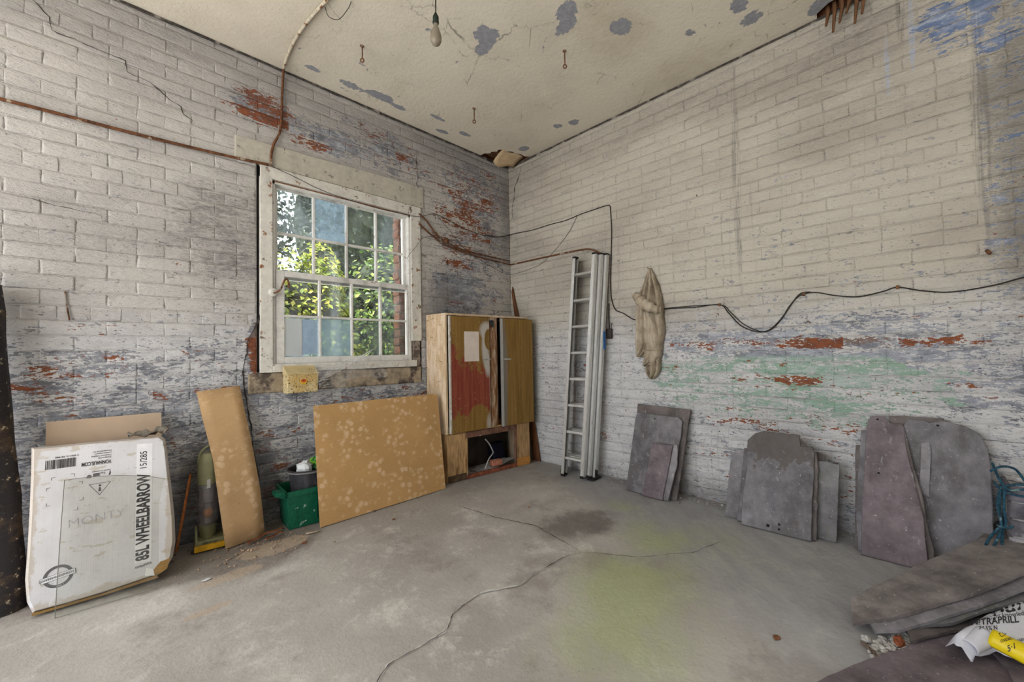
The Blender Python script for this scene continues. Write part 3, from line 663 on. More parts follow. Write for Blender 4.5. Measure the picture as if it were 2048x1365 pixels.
# cobwebs across the lower right of the sill
k = Mat('cobweb'); t = k.t; tr = k.n('ShaderNodeBsdfTransparent'); df = k.n('ShaderNodeBsdfDiffuse'); df.inputs[0].default_value = (.8, .8, .8, 1)
mx_ = k.n('ShaderNodeMixShader'); f = k.sm(k.noise(k.scl(k.obj(), 1, 6, 6), 30, 5, .7), .42, .75, .02, .55); t.links.new(f.s, mx_.inputs[0]); t.links.new(tr.outputs[0], mx_.inputs[1]); t.links.new(df.outputs[0], mx_.inputs[2]); t.links.new(mx_.outputs[0], k.out.inputs[0])
M_web = k.m; M_silk = simple('silk', srgb(225, 224, 222), .9, var=.05)
cw = thing('cobweb', 'grey cobweb strung from the window sill to the speckled box', 'cobweb', (-1.75, -.05, .95))
MB().grid([[Vector((-.24 + .4 * j / 8, -.05 + .045 * j / 8 - .02 * i, .0 + .155 * (j / 8) ** 1.1 + (.02 - .03 * i) * (1 - j / 9))) for j in range(9)] for i in range(3)]).build('sheet', M_web, cw, True)
m = MB()
for q in range(9): m.tube([(-.25 + .01 * q, -.07, -.06 + .012 * q), (-.05 + .005 * q, -.05 + .003 * q, .035 + .004 * q), (.15 + .003 * q, -.01, .148 + .002 * q)], .0008, 4)
m.build('silk_threads', M_silk, cw)
MB().grid([[Vector((-.26 + .5 * j / 10, -.03 - .05 * i, .055 - .05 * i + .012 * math.sin(j * 1.3) - (.03 if j < 4 else 0) * i)) for j in range(11)] for i in range(3)]).build('sheet', M_web, cw, True)
cw2 = thing('cobweb', 'pale cobweb sagging in the upper left of the meeting rail', 'cobweb', (-2.1, .01, 1.67))
MB().grid([[Vector((-.09 + .26 * j / 8, .02, .0 - .035 * math.sin(math.pi * j / 9) + .014 * i + .05 * (j / 8) ** 2)) for j in range(9)] for i in range(2)]).build('sheet', M_web, cw2, True)

# ------------------------------------------------------------------ the garden outside
def leaf_mat(name, c1, c2, c3):
    k = Mat(name); gi = k.n('ShaderNodeNewGeometry'); r_ = X(k.t, gi.outputs['Random Per Island'])
    k.base(k.ramp(r_, [(.0, c1), (.55, c2), (1.0, c3)])).rough(.45)
    k.b.inputs['Transmission Weight'].default_value = 0.0
    df = k.n('ShaderNodeBsdfTranslucent'); n_ = k.n('ShaderNodeMixShader'); n_.inputs[0].default_value = .3
    k.t.links.new(k.b.inputs['Base Color'].links[0].from_socket, df.inputs[0])
    k.t.links.new(k.b.outputs[0], n_.inputs[1]); k.t.links.new(df.outputs[0], n_.inputs[2]); k.t.links.new(n_.outputs[0], k.out.inputs[0]); return k.m
def leaves(n, size, surf, rnd):
    vs_ = []; fs = []
    for _ in range(n):
        p, nrm = surf(rnd)
        a = (nrm + Vector((rnd.gauss(0, .5), rnd.gauss(0, .5), rnd.gauss(.35, .5)))).normalized(); t_ = a.orthogonal().normalized(); t_ = Matrix.Rotation(rnd.uniform(0, 6.28), 3, a) @ t_; b = a.cross(t_)
        s_ = size * rnd.uniform(.6, 1.25); i = len(vs_)
        vs_ += [p - t_ * s_ * .5, p + b * s_ * .30 + a * s_ * .08, p + t_ * s_ * .55, p - b * s_ * .30 + a * s_ * .08]; fs += [(i, i + 1, i + 2), (i, i + 2, i + 3)]
    return vs_, fs
def bush(name, label, c, rad, n, size, mat, core, seed, group=None, cat='bush', trunk=.05):
    rnd = random.Random(seed); c = Vector(c); base = thing(name, label, cat, (c.x, c.y, -.06), 0, group)
    lumps = [(Vector((rnd.uniform(-.8, .8) * rad[0], rnd.uniform(-.8, .1) * rad[1], rnd.uniform(-.85, .85) * rad[2])), rnd.uniform(.22, .42)) for _ in range(22)] + [(Vector((0, 0, 0)), .92)] * 6
    def surf(r_):
        cc, q = r_.choice(lumps); d = Vector((r_.gauss(0, 1), r_.gauss(0, 1), r_.gauss(0, 1))).normalized(); s_ = q * r_.uniform(.82, 1.06)
        if d.y > .25: d.y = -d.y
        p = Vector((cc.x + d.x * rad[0] * s_, cc.y + d.y * rad[1] * s_, cc.z + d.z * rad[2] * s_)); return p, d
    vs_, fs = leaves(n, size, surf, rnd); off = Vector((0, 0, c.z + .06))
    o = mesh_obj('foliage', [v + off for v in vs_], fs, mat, base); o['kind'] = 'stuff'
    m = MB(); m.lathe([(trunk, 0), (trunk * .8, c.z * .5), (trunk * .5, c.z + .3)], 8); m.build('trunk', M_bark, base, True)
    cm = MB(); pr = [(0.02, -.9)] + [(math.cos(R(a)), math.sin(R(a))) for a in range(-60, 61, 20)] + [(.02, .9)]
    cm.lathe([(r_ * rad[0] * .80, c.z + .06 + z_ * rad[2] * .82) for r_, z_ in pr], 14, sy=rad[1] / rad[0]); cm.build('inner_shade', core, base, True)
    return base
M_bark = simple('bark', srgb(74, 62, 50), .9, var=.2, scale=20)
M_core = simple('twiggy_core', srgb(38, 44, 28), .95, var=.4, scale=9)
L_y = leaf_mat('yellow_green_leaf', srgb(92, 110, 32), srgb(138, 152, 48), srgb(202, 196, 88))
L_g = leaf_mat('mid_green_leaf', srgb(58, 84, 36), srgb(96, 122, 52), srgb(164, 174, 86))
L_d = leaf_mat('dark_green_leaf', srgb(30, 40, 30), srgb(48, 58, 44), srgb(78, 86, 66))
grp = 'shrubs outside the window'
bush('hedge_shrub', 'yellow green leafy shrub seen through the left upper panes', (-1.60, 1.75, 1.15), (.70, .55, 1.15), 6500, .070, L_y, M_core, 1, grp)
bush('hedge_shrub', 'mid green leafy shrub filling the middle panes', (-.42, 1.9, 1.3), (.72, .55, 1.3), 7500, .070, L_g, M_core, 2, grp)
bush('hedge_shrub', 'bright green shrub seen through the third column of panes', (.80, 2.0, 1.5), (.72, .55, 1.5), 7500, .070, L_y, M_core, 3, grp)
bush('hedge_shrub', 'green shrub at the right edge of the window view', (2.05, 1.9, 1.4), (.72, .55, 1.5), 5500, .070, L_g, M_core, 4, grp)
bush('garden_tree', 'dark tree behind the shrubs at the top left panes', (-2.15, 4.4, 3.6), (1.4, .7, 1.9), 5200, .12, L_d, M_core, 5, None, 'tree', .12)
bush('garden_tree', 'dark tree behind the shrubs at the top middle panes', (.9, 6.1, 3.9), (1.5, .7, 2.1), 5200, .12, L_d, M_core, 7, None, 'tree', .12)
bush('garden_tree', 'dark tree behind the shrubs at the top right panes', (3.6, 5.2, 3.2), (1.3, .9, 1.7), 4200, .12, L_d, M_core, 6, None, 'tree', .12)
# ------------------------------------------------------------------ object materials
def hardboard(name, c, sc=9, spots=True, seed=0):
    k = Mat(name); o = k.scl(k.obj(), 1, 1, 1, (seed, seed * 2, 0)); f = k.noise(o, 90, 4, .7); g = k.noise(o, 3, 4, .6)
    cc = k.ramp(f * .35 + g * .65, [(.3, tuple(x * .80 for x in c[:3]) + (1,)), (.7, tuple(min(1, x * 1.12) for x in c[:3]) + (1,))])
    if spots:
        d = k.vor(o, 24, 'F1'); rnd = k.noise(o, 5.5, 4, .65)
        ring = k.sm(d + (f - .5) * .9, .50, .30) * k.sm(rnd, .44, .56)
        cc = k.mix(ring * .75, cc, srgb(224, 194, 158))
        cc = k.mix(k.sm(k.noise(o, 14, 5, .7), .60, .66) * .35, cc, srgb(222, 190, 150))
    cc = k.mix(k.sm(k.noise(k.scl(o, 1, 1, 1, (5, 1, 2)), 26, 4, .7), .68, .72) * .5, cc, srgb(120, 84, 50))
    k.base(cc).rough(.72).bump(f * .2, .002); return k.m
M_hard1 = hardboard('spotted_hardboard', srgb(198, 156, 102))
M_hard2 = hardboard('mottled_hardboard', srgb(196, 160, 116), spots=True, seed=4)
M_alu = simple('brushed_aluminium', srgb(206, 205, 202), .45, .65, var=.08, scale=40, stretch=(6, 6, .4), c2=srgb(140, 138, 134), thr=(.60, .75))
M_rub = simple('black_rubber', srgb(28, 28, 29), .8, var=.2)
M_cable = simple('black_cable', srgb(48, 42, 38), .8, var=.25, scale=60)
M_conduit = simple('rusty_conduit', srgb(104, 66, 42), .85, var=.3, scale=45, bump=.004, c2=srgb(168, 152, 132), thr=(.57, .62))
M_pconduit = simple('painted_conduit', srgb(196, 186, 166), .75, var=.1, scale=45, bump=.003, c2=srgb(122, 82, 54), thr=(.55, .60))
def slate_mat(name, c, c2, seed, lap=False):
    k = Mat(name); o = k.scl(k.obj(), 1, 1, 1, (seed * 1.7, seed, seed * .3)); f = k.noise(o, 11, 6, .66); g = k.noise(o, 3.0, 4, .6); fn = k.noise(o, 80, 3, .7)
    cc = k.ramp(f * .55 + g * .45, [(.36, tuple(x * .5 for x in c[:3]) + (1,)), (.5, c), (.62, tuple(min(1, x * 1.42) for x in c[:3]) + (1,))])
    cc = k.mix(k.sm(k.noise(k.scl(o, 1, 1, .5, (2, 2, 2)), 4, 5, .65), .50, .64) * .75, cc, c2)
    cc = k.mix(k.sm(fn, .66, .70) * .7, cc, srgb(196, 194, 196))
    cc = k.mix(k.sm(k.noise(k.scl(o, 3, 3, 1, (4, 2, 6)), 9, 5, .7), .62, .70) * .4, cc, srgb(176, 172, 178))
    if lap:
        ox, oy, oz = k.xyz(k.obj()); cc = k.mix(k.sm(oz + (f - .5) * .7 + (g - .5) * .3, .38, .41) * .75, cc, srgb(84, 76, 70))
    k.base(cc).rough(.72).bump(f * .5 + fn * .15 + g * .4, .006); return k.m
SL = {'g': slate_mat('grey_slate', srgb(116, 113, 117), srgb(84, 79, 80), 1), 'p': slate_mat('purple_slate', srgb(112, 101, 106), srgb(88, 77, 78), 2),
      'b': slate_mat('brown_slate', srgb(100, 92, 90), srgb(74, 68, 66), 3), 'w': slate_mat('weathered_slate', srgb(118, 115, 119), srgb(88, 83, 84), 6, True), 'd': slate_mat('dusty_slate', srgb(126, 119, 117), srgb(94, 86, 84), 7), 'l': slate_mat('pale_slate', srgb(138, 134, 138), srgb(100, 95, 97), 4), 'm': slate_mat('mossy_slate', srgb(112, 110, 112), srgb(104, 106, 88), 5)}

# ------------------------------------------------------------------ pipes, conduits and cables
def run(name, label, cat, parts):
    o = thing(name, label, cat, parts[0][1][0])
    inv = -Vector(parts[0][1][0])
    for (pn, pts, r, mat) in parts:
        c_ = curve_pts([Vector(p) + inv for p in pts], 6); MB().tube(c_, r, 8).build(pn, mat, o, True)
    return o
o = run('conduit_pipe', 'straight rusty conduit pipe along the left wall to the window corner', 'pipe', [
    ('tube', [(-4.3, -.014, 2.28), (-3.386, -.014, 2.311), (-2.939, -.014, 2.318), (-2.5, -.014, 2.335), (-2.272, -.026, 2.347)], .009, M_conduit)])
o = run('conduit_pipe', 'bent conduit pipe running from the ceiling down to the window lintel', 'pipe', [
    ('painted_length', [(-1.5, -4.2, H - .012), (-1.85, -2.4, H - .012), (-2.1, -1.2, H - .012), (-2.176, -.764, H - .012), (-2.206, -.446, H - .012), (-2.20, -.2, H - .012), (-2.185, -.05, H - .020)], .009, M_pconduit),
    ('rusty_length', [(-2.185, -.05, H - .020), (-2.18, -.018, 2.98), (-2.186, -.014, 2.85), (-2.189, -.014, 2.728), (-2.20, -.016, 2.60), (-2.238, -.020, 2.50), (-2.254, -.022, 2.42), (-2.256, -.028, 2.345)], .008, M_conduit)])
o = run('conduit_pipe', 'upper of two rusty conduits swooping from the window to the corner', 'pipe', [
    ('tube', [(-1.124, -.022, 2.285), (-1.04, -.014, 2.24), (-.95, -.014, 2.15), (-.88, -.014, 2.105), (-.75, -.014, 2.07), (-.606, -.014, 2.05), (-.3, -.014, 2.04), (-.02, -.014, 2.036)], .007, M_conduit)])
MB().lathe([(0, 0), (.022, 0), (.024, .02), (.016, .03), (0, .032)], 14, Matrix.Translation((.287, .012, -.184)) @ Matrix.Rotation(R(90), 4, 'X')).build('junction_box', M_rust, o, True)
o = run('conduit_pipe', 'lower rusty conduit turning the corner to the ladder top', 'pipe', [
    ('tube', [(-1.125, -.02, 2.20), (-1.0, -.014, 2.13), (-.88, -.014, 2.075), (-.782, -.014, 2.05), (-.45, -.014, 2.015), (-.12, -.014, 2.002), (-.03, -.02, 1.998), (-.014, -.06, 1.996), (-.014, -.4, 1.992), (-.014, -.787, 1.985), (-.014, -.95, 1.978), (-.014, -1.02, 1.965), (-.014, -1.09, 1.93), (-.014, -1.135, 1.90)], .0075, M_conduit)])
def cable(label, pts, r=.0035, cat='cable', name='cable'):
    return run(name, label, cat, [('sheath', pts, r, M_cable)])
cable('black cable rising along the right wall and dropping behind the ladder', [(-.35, -.008, 2.255), (-.2, -.008, 2.26), (-.05, -.008, 2.30), (-.012, -.02, 2.315), (-.008, -.118, 2.312), (-.008, -.35, 2.295), (-.008, -.557, 2.297), (-.008, -.75, 2.29), (-.008, -.908, 2.304), (-.008, -1.05, 2.309), (-.008, -1.169, 2.311), (-.008, -1.218, 2.302), (-.008, -1.226, 2.25), (-.008, -1.231, 2.093), (-.008, -1.222, 1.904), (-.008, -1.21, 1.7), (-.008, -1.208, 1.56), (-.008, -1.222, 1.47), (-.008, -1.255, 1.405), (-.008, -1.32, 1.375), (-.008, -1.419, 1.315), (-.008, -1.5, 1.33), (-.008, -1.631, 1.375)], .004)
o = cable('black twin cable looping in a deep dip across the right wall', [(-.008, -1.58, 1.372), (-.008, -1.70, 1.378), (-.008, -1.9, 1.372), (-.008, -2.064, 1.374), (-.008, -2.12, 1.31), (-.008, -2.185, 1.227), (-.008, -2.26, 1.182), (-.008, -2.331, 1.172), (-.008, -2.38, 1.195), (-.008, -2.43, 1.255), (-.008, -2.47, 1.325), (-.008, -2.525, 1.385), (-.008, -2.60, 1.396), (-.008, -2.70, 1.365), (-.008, -2.80, 1.348), (-.008, -2.90, 1.365), (-.008, -2.961, 1.381), (-.008, -3.05, 1.352), (-.008, -3.152, 1.332), (-.008, -3.28, 1.345), (-.008, -3.388, 1.374), (-.008, -3.8, 1.5)], .0035)
MB().tube(curve_pts([(-.002, 0, .006), (-.002, -.2, .012), (-.002, -.484, .0), (-.002, -.55, -.055), (-.002, -.62, -.135), (-.002, -.69, -.182), (-.002, -.75, -.198), (-.002, -.80, -.170), (-.002, -.86, -.10), (-.002, -.94, .018), (-.002, -1.0, .03)], 6), .003, 6).build('sheath', M_cable, o, True)
for (y, z) in ((-2.064, 1.374), (-2.545, 1.39), (-2.961, 1.381)):
    MB().box((-.006, y + 1.58 - .006, z - 1.372 - .01), (.004, y + 1.58 + .006, z - 1.372 + .01)).build('cable_clip', M_rust, o)
cable('thin wire drooping from the upper cable to the room corner', [(-.006, -.881, 2.300), (-.006, -.80, 2.19), (-.006, -.673, 2.078), (-.006, -.54, 1.99), (-.006, -.418, 1.931), (-.006, -.2, 1.90), (-.010, -.02, 1.895), (-.1, -.006, 1.90), (-.3, -.006, 1.95), (-.6, -.006, 2.06), (-.8, -.006, 2.22), (-.92, -.006, 2.31)], .0018, 'wire', 'wire')
cable('thin wire hanging from the lintel across the top of the window', [(-2.25, -.03, 2.34), (-2.12, -.035, 2.31), (-1.95, -.04, 2.265), (-1.75, -.04, 2.243), (-1.5, -.036, 2.235), (-1.25, -.03, 2.245), (-1.12, -.02, 2.26), (-.95, -.008, 2.325), (-.8, -.008, 2.30), (-.6, -.006, 2.26), (-.414, -.006, 2.245), (-.35, -.006, 2.25)], .0022, 'wire', 'wire')
cable('thin wire from the junction box back over the right window casing', [(-.84, -.035, 2.10), (-.95, -.03, 2.11), (-1.09, -.035, 2.08), (-1.16, -.03, 1.99), (-1.22, -.03, 1.92), (-1.245, -.02, 1.87)], .0018, 'wire', 'wire')
cable('broken wire end curling off the ceiling by the painted conduit', [(-2.16, -.72, H - .003), (-2.13, -.70, H - .03), (-2.09, -.74, H - .045), (-2.07, -.82, H - .02), (-2.07, -.86, H - .004)], .0018, 'wire', 'wire')

# ------------------------------------------------------------------ bulb and ceiling hooks
M_bulb = Mat('pearl_bulb'); M_bulb.base(srgb(158, 146, 128)).rough(.18); M_bulb.b.inputs['Transmission Weight'].default_value = .35; M_bulb = M_bulb.m
M_green = simple('green_brass', srgb(40, 52, 46), .6, .3, var=.3, scale=60)
lb = thing('light_bulb', 'bare pearl light bulb hanging from a twisted cord', 'bulb', (-1.82, -1.31, H))
MB().tube([(0, 0, 0), (.002, 0, -.1), (0, 0, -.215)], .0035, 8).build('cord', M_cable, lb, True)
MB().lathe([(0, 0), (.03, 0), (.032, -.012), (.012, -.02), (0, -.02)], 16).build('ceiling_rose', M_frame, lb, True)
MB().lathe([(0, -.205), (.007, -.205), (.010, -.215), (.015, -.222), (.016, -.235), (.013, -.24), (.0165, -.247), (.0165, -.258), (.013, -.262), (0, -.262)], 16).build('lampholder', M_green, lb, True)
MB().lathe([(.012, -.262), (.0125, -.272), (.014, -.28), (.020, -.296), (.027, -.318), (.0295, -.335), (.028, -.352), (.021, -.367), (.011, -.375), (0, -.377)], 20).build('glass_bulb', M_bulb, lb, True)
for (x, y, l, lab) in ((-1.879, -.58, .105, 'rusty eye hook hanging from the ceiling left of the bulb'), (-.901, -1.449, .115, 'rusty eye hook hanging from the ceiling right of the bulb'), (-.935, -.558, .12, 'rusty eye hook hanging from the ceiling nearest the corner')):
    h_ = thing('ceiling_hook', lab, 'hook', (x, y, H), 0, 'rusty eye hooks in the ceiling')
    MB().tube([(0, 0, 0), (.003, .002, -l * .5), (0, 0, -l + .022)], .0042, 8).build('shank', M_rust, h_, True)
    MB().tube([(.011 * math.cos(a * .5236) * .7, -.011 * math.cos(a * .5236) * .7, -l + .011 + .012 * math.sin(a * .5236)) for a in range(13)], .0042, 7).build('eye', M_rust, h_, True)
    MB().lathe([(0, 0), (.014, 0), (.012, -.003), (0, -.005)], 10).build('stain_plate', M_rust, h_, True)

# ------------------------------------------------------------------ speckled box under the sill
k = Mat('speckled_enamel'); o_ = k.pos()
cc = k.mix(k.sm(k.noise(o_, 12, 4, .6), .4, .65), srgb(218, 200, 154), srgb(204, 172, 112))
cc = k.mix(k.sm(k.noise(o_, 110, 2, .6), .585, .61), cc, srgb(74, 60, 44)); k.base(cc).rough(.4); M_enamel = k.m
eb = thing('enamel_box', 'cream speckled box with a sloping lid hung below the window sill', 'box', (-2.185, -.02, .825))
MB().prism([Vector((0, y, z)) for y, z in ((.008, .0), (-.085, .003), (-.10, .125), (.008, .125))], (.19, 0, 0)).build('body', M_enamel, eb, bevel=.004)
MB().prism([Vector((-.004, y, z)) for y, z in ((-.102, .125), (.008, .192), (.008, .125))], (.198, 0, 0)).build('lid', simple('cream_enamel_lid', srgb(204, 184, 136), .45, var=.08, scale=16, c2=srgb(160, 124, 66), thr=(.58, .68)), eb, bevel=.003)
em = Matrix.Translation((.095, -.0965, .078)) @ Matrix.Rotation(R(90 - 7), 4, 'X')
MB().lathe([(0, 0), (.021, 0), (.021, .002), (0, .002)], 24, em, sy=.95).build('badge', simple('yellow_badge', srgb(214, 170, 44), .5, var=.1), eb)
MB().lathe([(.0, .0025), (.017, .0025), (.017, .003), (0, .003)], 20, em @ Matrix.Translation((0, .005, 0)), sy=.62).build('badge_mark', simple('orange_mark', srgb(196, 84, 36), .5, var=.1), eb)
MB().lathe([(.0, .0035), (.007, .0035), (.007, .004), (0, .004)], 16, em @ Matrix.Translation((0, .006, 0)), sy=.7).build('badge_mark', simple('dark_red_mark', srgb(120, 36, 24), .5, var=.1), eb)

# ------------------------------------------------------------------ cupboard
cw_ = math.atan2(-.094, .905)
cb = thing('cupboard', 'tall old wooden cupboard with ochre and red painted doors in the corner', 'cupboard', (-1.035, -.258, 0), cw_)
CI = Matrix.Rotation(-cw_, 4, 'Z') @ Matrix.Translation((1.035, .258, 0))
def cl(x, y, z): return CI @ Vector((x, y, z))
k = Mat('bare_pine'); o_ = k.obj(); g = k.noise(k.scl(o_, 14, 14, 1.2), 7, 6, .62); q = k.noise(o_, 40, 4, .7)
cc = k.ramp(g, [(.3, srgb(178, 144, 106)), (.5, srgb(204, 176, 140)), (.7, srgb(220, 200, 174))])
cc = k.mix(k.sm(k.noise(k.scl(o_, 3, 3, .8, (3, 3, 3)), 5, 6, .7), .46, .62) * .7, cc, srgb(228, 208, 186))
cc = k.mix(k.sm(q, .62, .68) * .7, cc, srgb(116, 82, 52)); k.base(cc).rough(.75).bump(g * .3 + q * .2, .003); M_pine = k.m
M_oak = simple('stained_pine', srgb(180, 144, 100), .7, var=.2, scale=10, bump=.002, stretch=(5, 5, 1), c2=srgb(120, 82, 48), thr=(.58, .72))
M_rim = simple('red_brown_batten', srgb(116, 82, 66), .8, var=.2, scale=24, c2=srgb(176, 150, 130), thr=(.6, .66))
top = 1.392
MB().prism([cl(-1.035, -.258, .40), cl(-1.060, -.012, .40), cl(-1.042, -.012, .40), cl(-1.017, -.258, .40)], (0, 0, top - .40)).build('side_panel', M_pine, cb, bevel=.002)
MB().prism([cl(-1.035, -.25, .0), cl(-1.058, -.012, .0), cl(-1.042, -.012, .0), cl(-1.017, -.25, .0)], (0, 0, .40)).build('side_panel', M_oak, cb, bevel=.002)
MB().box((.893, .004, 0), (.91, .32, top)).build('side_panel', M_pine, cb, bevel=.002)
MB().prism([cl(-1.035, -.262, top), cl(-1.060, -.012, top), cl(-.11, -.012, top), cl(-.128, -.356, top)], (0, 0, .018)).build('top', M_pine, cb, bevel=.002)
MB().prism([cl(-1.03, -.25, .392), cl(-1.05, -.02, .392), cl(-.12, -.02, .392), cl(-.135, -.345, .392)], (0, 0, .018)).build('bottom_shelf', M_oak, cb)
MB().prism([cl(-1.045, -.022, 0), cl(-1.045, -.014, 0), cl(-.115, -.014, 0), cl(-.115, -.022, 0)], (0, 0, top)).build('back_panel', simple('dark_back_board', srgb(70, 62, 58), .9, var=.2, scale=9), cb)
# lower front: two boards either side of an open hatch with a batten frame
MB().box((.0, -.004, .0), (.185, .014, .392)).build('base_panel', M_oak, cb, bevel=.002)
MB().box((.004, -.006, .0), (.186, .0, .055)).build('scorched_foot', simple('scorched_wood', srgb(84, 66, 50), .85, var=.3, scale=20), cb)
MB().box((.735, -.004, .0), (.905, .014, .392)).build('base_panel', M_oak, cb, bevel=.002)
MB().box((.737, -.010, .0), (.903, -.002, .075)).build('toe_board', simple('orange_pine', srgb(196, 138, 70), .7, var=.15, scale=14, stretch=(1, 1, 6)), cb, bevel=.002)
MB().box((.183, -.012, .345), (.74, .012, .395)).build('hatch_batten', M_rim, cb, bevel=.002)
MB().box((.722, -.012, .02), (.738, .012, .35)).build('hatch_batten', M_rim, cb, bevel=.002)
MB().box((.186, -.008, .02), (.198, .012, .35)).build('hatch_batten', M_oak, cb, bevel=.002)
MB().box((.183, -.014, .0), (.74, .012, .034)).build('hatch_batten', simple('red_brick_batten', srgb(136, 78, 56), .85, var=.25, scale=26), cb, bevel=.003)
# doors
def door_mat(name, seed, red):
    k = Mat(name); o_ = k.obj(); ox, oy, oz = k.xyz(o_); g = k.noise(k.scl(o_, 14, 14, .7, (seed, 0, 0)), 4, 5, .6); n1 = k.nn(k.scl(o_, 1, 1, 1, (seed, 0, 0)), 6, 6, .7)
    cc = k.ramp(g, [(.3, srgb(116, 86, 38)), (.5, srgb(136, 103, 48)), (.72, srgb(152, 118, 62))])
    if red:
        rm = k.sm(n1 * .16 + oz, .535, .56) * k.sm(oz + n1 * .22 + (ox - .25) * .25, 1.03, .97)
        rm = k.mx(rm * (1.0 - k.sm(k.blob(ox, oz, .31, .50, .12, .14) + n1 * .2, .1, .3)), 0.0)
        cc = k.mix(rm, cc, k.mix(k.sm(g, .35, .7), srgb(126, 52, 38), srgb(150, 80, 58)))
        spray = k.mi(k.blobs(ox, oz, [(.40, 1.27, .085, .09, 1.5), (.385, 1.12, .045, .20, 1.3), (.41, .96, .04, .12, 1.2), (.42, .45, .04, .1, .8), (.435, .9, .014, .7, .6)]), 1.0) * (1.0 - k.sm(k.blob(ox, oz, .425, 1.19, .05, .10), .05, .2))
        cc = k.mix(spray * .85, cc, srgb(196, 192, 184))
    else:
        cc = k.mix(k.mi(k.blobs(ox, oz, [(.585, .95, .06, .5, 1.2), (.59, .5, .04, .4, .9)]), 1.0) * .8, cc, srgb(128, 124, 118))
    cc = k.mix(k.sm(k.noise(k.scl(o_, 1, 1, 1, (2, 2, seed)), 60, 3, .7), .66, .70) * .6, cc, srgb(206, 190, 150))
    k.base(cc).rough(.55).bump(g * .3, .002); return k.m
dl = MB().box((.035, -.026, .405), (.432, -.006, 1.386)).build('door', door_mat('ochre_red_door', 0, True), cb, bevel=.002); dl['label'] = 'ochre cupboard door painted red in the middle'
dr = MB().box((.578, -.030, .398), (.945, -.010, 1.384)).build('door', door_mat('ochre_door', 5, False), cb, bevel=.002); dr['label'] = 'plain ochre cupboard door'
M_edge = simple('grey_painted_edge', srgb(190, 184, 174), .6, var=.1, scale=20, c2=srgb(130, 120, 110), thr=(.55, .65))
MB().box((.024, -.028, .405), (.036, -.004, 1.386)).build('edge_strip', M_edge, dl)
MB().box((.566, -.033, .398), (.580, -.008, 1.384)).build('edge_strip', M_alu, dr)
paper = MB().box((.168, -.0275, 1.0), (.318, -.0262, 1.258)).build('paper_notice', simple('blank_paper', srgb(222, 208, 196), .8, var=.04, scale=12, c2=srgb(180, 150, 130), thr=(.66, .7)), dl)
def latch(parent, x0, x1, y, z):
    m = MB(); m.box((x0, y - .006, z - .007), (x1, y, z + .007)); m.tube([(x0 - .01, y - .009, z), (x1 + .012, y - .009, z)], .004, 8); m.tube([((x0 + x1) / 2, y - .009, z), ((x0 + x1) / 2 + .004, y - .026, z)], .003, 6)
    m.build('latch', M_alu, parent)
latch(dl, .375, .425, -.026, 1.012); latch(dr, .592, .655, -.030, 1.008)
for z in (1.18, .56):
    MB().box((.022, -.036, z - .04), (.034, -.024, z + .04)).build('hinge', simple('scuffed_hinge', srgb(190, 190, 184), .6, .2, var=.2, scale=40), dl, bevel=.004)
# the worn post between the doors, dark gap beside it
k = Mat('worn_post'); o_ = k.obj(); g = k.noise(k.scl(o_, 6, 6, 1.2), 5, 6, .68)
k.base(k.ramp(g, [(.3, srgb(104, 66, 42)), (.48, srgb(150, 108, 74)), (.62, srgb(196, 176, 152))])).rough(.7).bump(g * .3, .003); M_post = k.m
m = MB(); m.grid([[Vector((.494 + .058 * math.sin(a * .26), .022 - .026 * math.cos(a * .26), z)) for a in range(-6, 7)] for z in (.41, .9, top)])
m.build('centre_post', M_post, cb, True)
MB().box((.446, -.006, 1.30), (.50, .01, 1.365)).build('strike_plate', simple('blue_grey_iron', srgb(62, 68, 74), .5, .5, var=.2, scale=40, c2=srgb(120, 66, 32), thr=(.56, .62)), cb, bevel=.003)
# what lies in the open hatch
M_ash = simple('pale_rubble_dust', srgb(186, 184, 184), .95, var=.15, scale=40, bump=.006, c2=srgb(110, 104, 104), thr=(.56, .62))
m = MB(); rows = []
for i in range(9):
    rows.append([])
    for j in range(15):
        x = -.81 + .53 * j / 14; y = -.238 - .104 * (x + 1.035) + .19 * i / 8; z = .012 + .06 * max(0, (j - 4) / 10) * (1 - .4 * i / 8) + .012 * mn.noise(Vector((x * 30, y * 30, 2)))
        rows[-1].append(Vector((x, y, z)))
hp = MB().grid(rows).build('ash_heap', M_ash, None, True); tag(hp, 'heap of pale ash and dust inside the cupboard hatch', 'ash'); hp['kind'] = 'stuff'
vs_, fs = brick_verts(.10, .045, 77, .06)
tag(mesh_obj('broken_brick', [Matrix.Translation((-.575, -.305, .052)) @ Matrix.Rotation(R(-14), 4, 'Z') @ v for v in vs_], fs, simple('dusty_brick', srgb(176, 112, 88), .9, var=.2, scale=40, bump=.004, c2=srgb(200, 170, 150), thr=(.5, .6)), None, True), 'broken red brick lying in the cupboard hatch', 'brick')
tag(MB().tube(curve_pts([(-.66, -.30, .05), (-.60, -.28, .115), (-.535, -.26, .15), (-.525, -.255, .17), (-.56, -.25, .24), (-.60, -.24, .29)], 5), .006, 8).build('bent_rod', M_alu, None, True), 'bent pale metal rod standing in the cupboard hatch', 'rod')
tag(MB().box((-.40, -.13, .03), (-.26, -.05, .2)).build('blue_tin', simple('dark_blue_tin', srgb(24, 27, 48), .5, .2, var=.2, scale=20), None, bevel=.008), 'dark blue tin at the back of the cupboard hatch', 'tin')

for (y, z, dx_, dz_) in ((-.05, 1.36, -.02, -.012), (-.12, 1.37, -.022, -.01), (-.21, 1.31, -.02, .008), (-.10, 1.21, -.018, .004), (-.22, 1.00, -.03, .012), (-.2, .84, -.032, -.004)):
    a_ = cl(-1.04 - (y + .258) * .1, y, z); MB().tube([a_ + Vector((.01, 0, 0)), a_ + Vector((-.008, 0, .002)), a_ + Vector((dx_, 0, dz_))], .0016, 5).build('bent_nail', M_rust, cb)
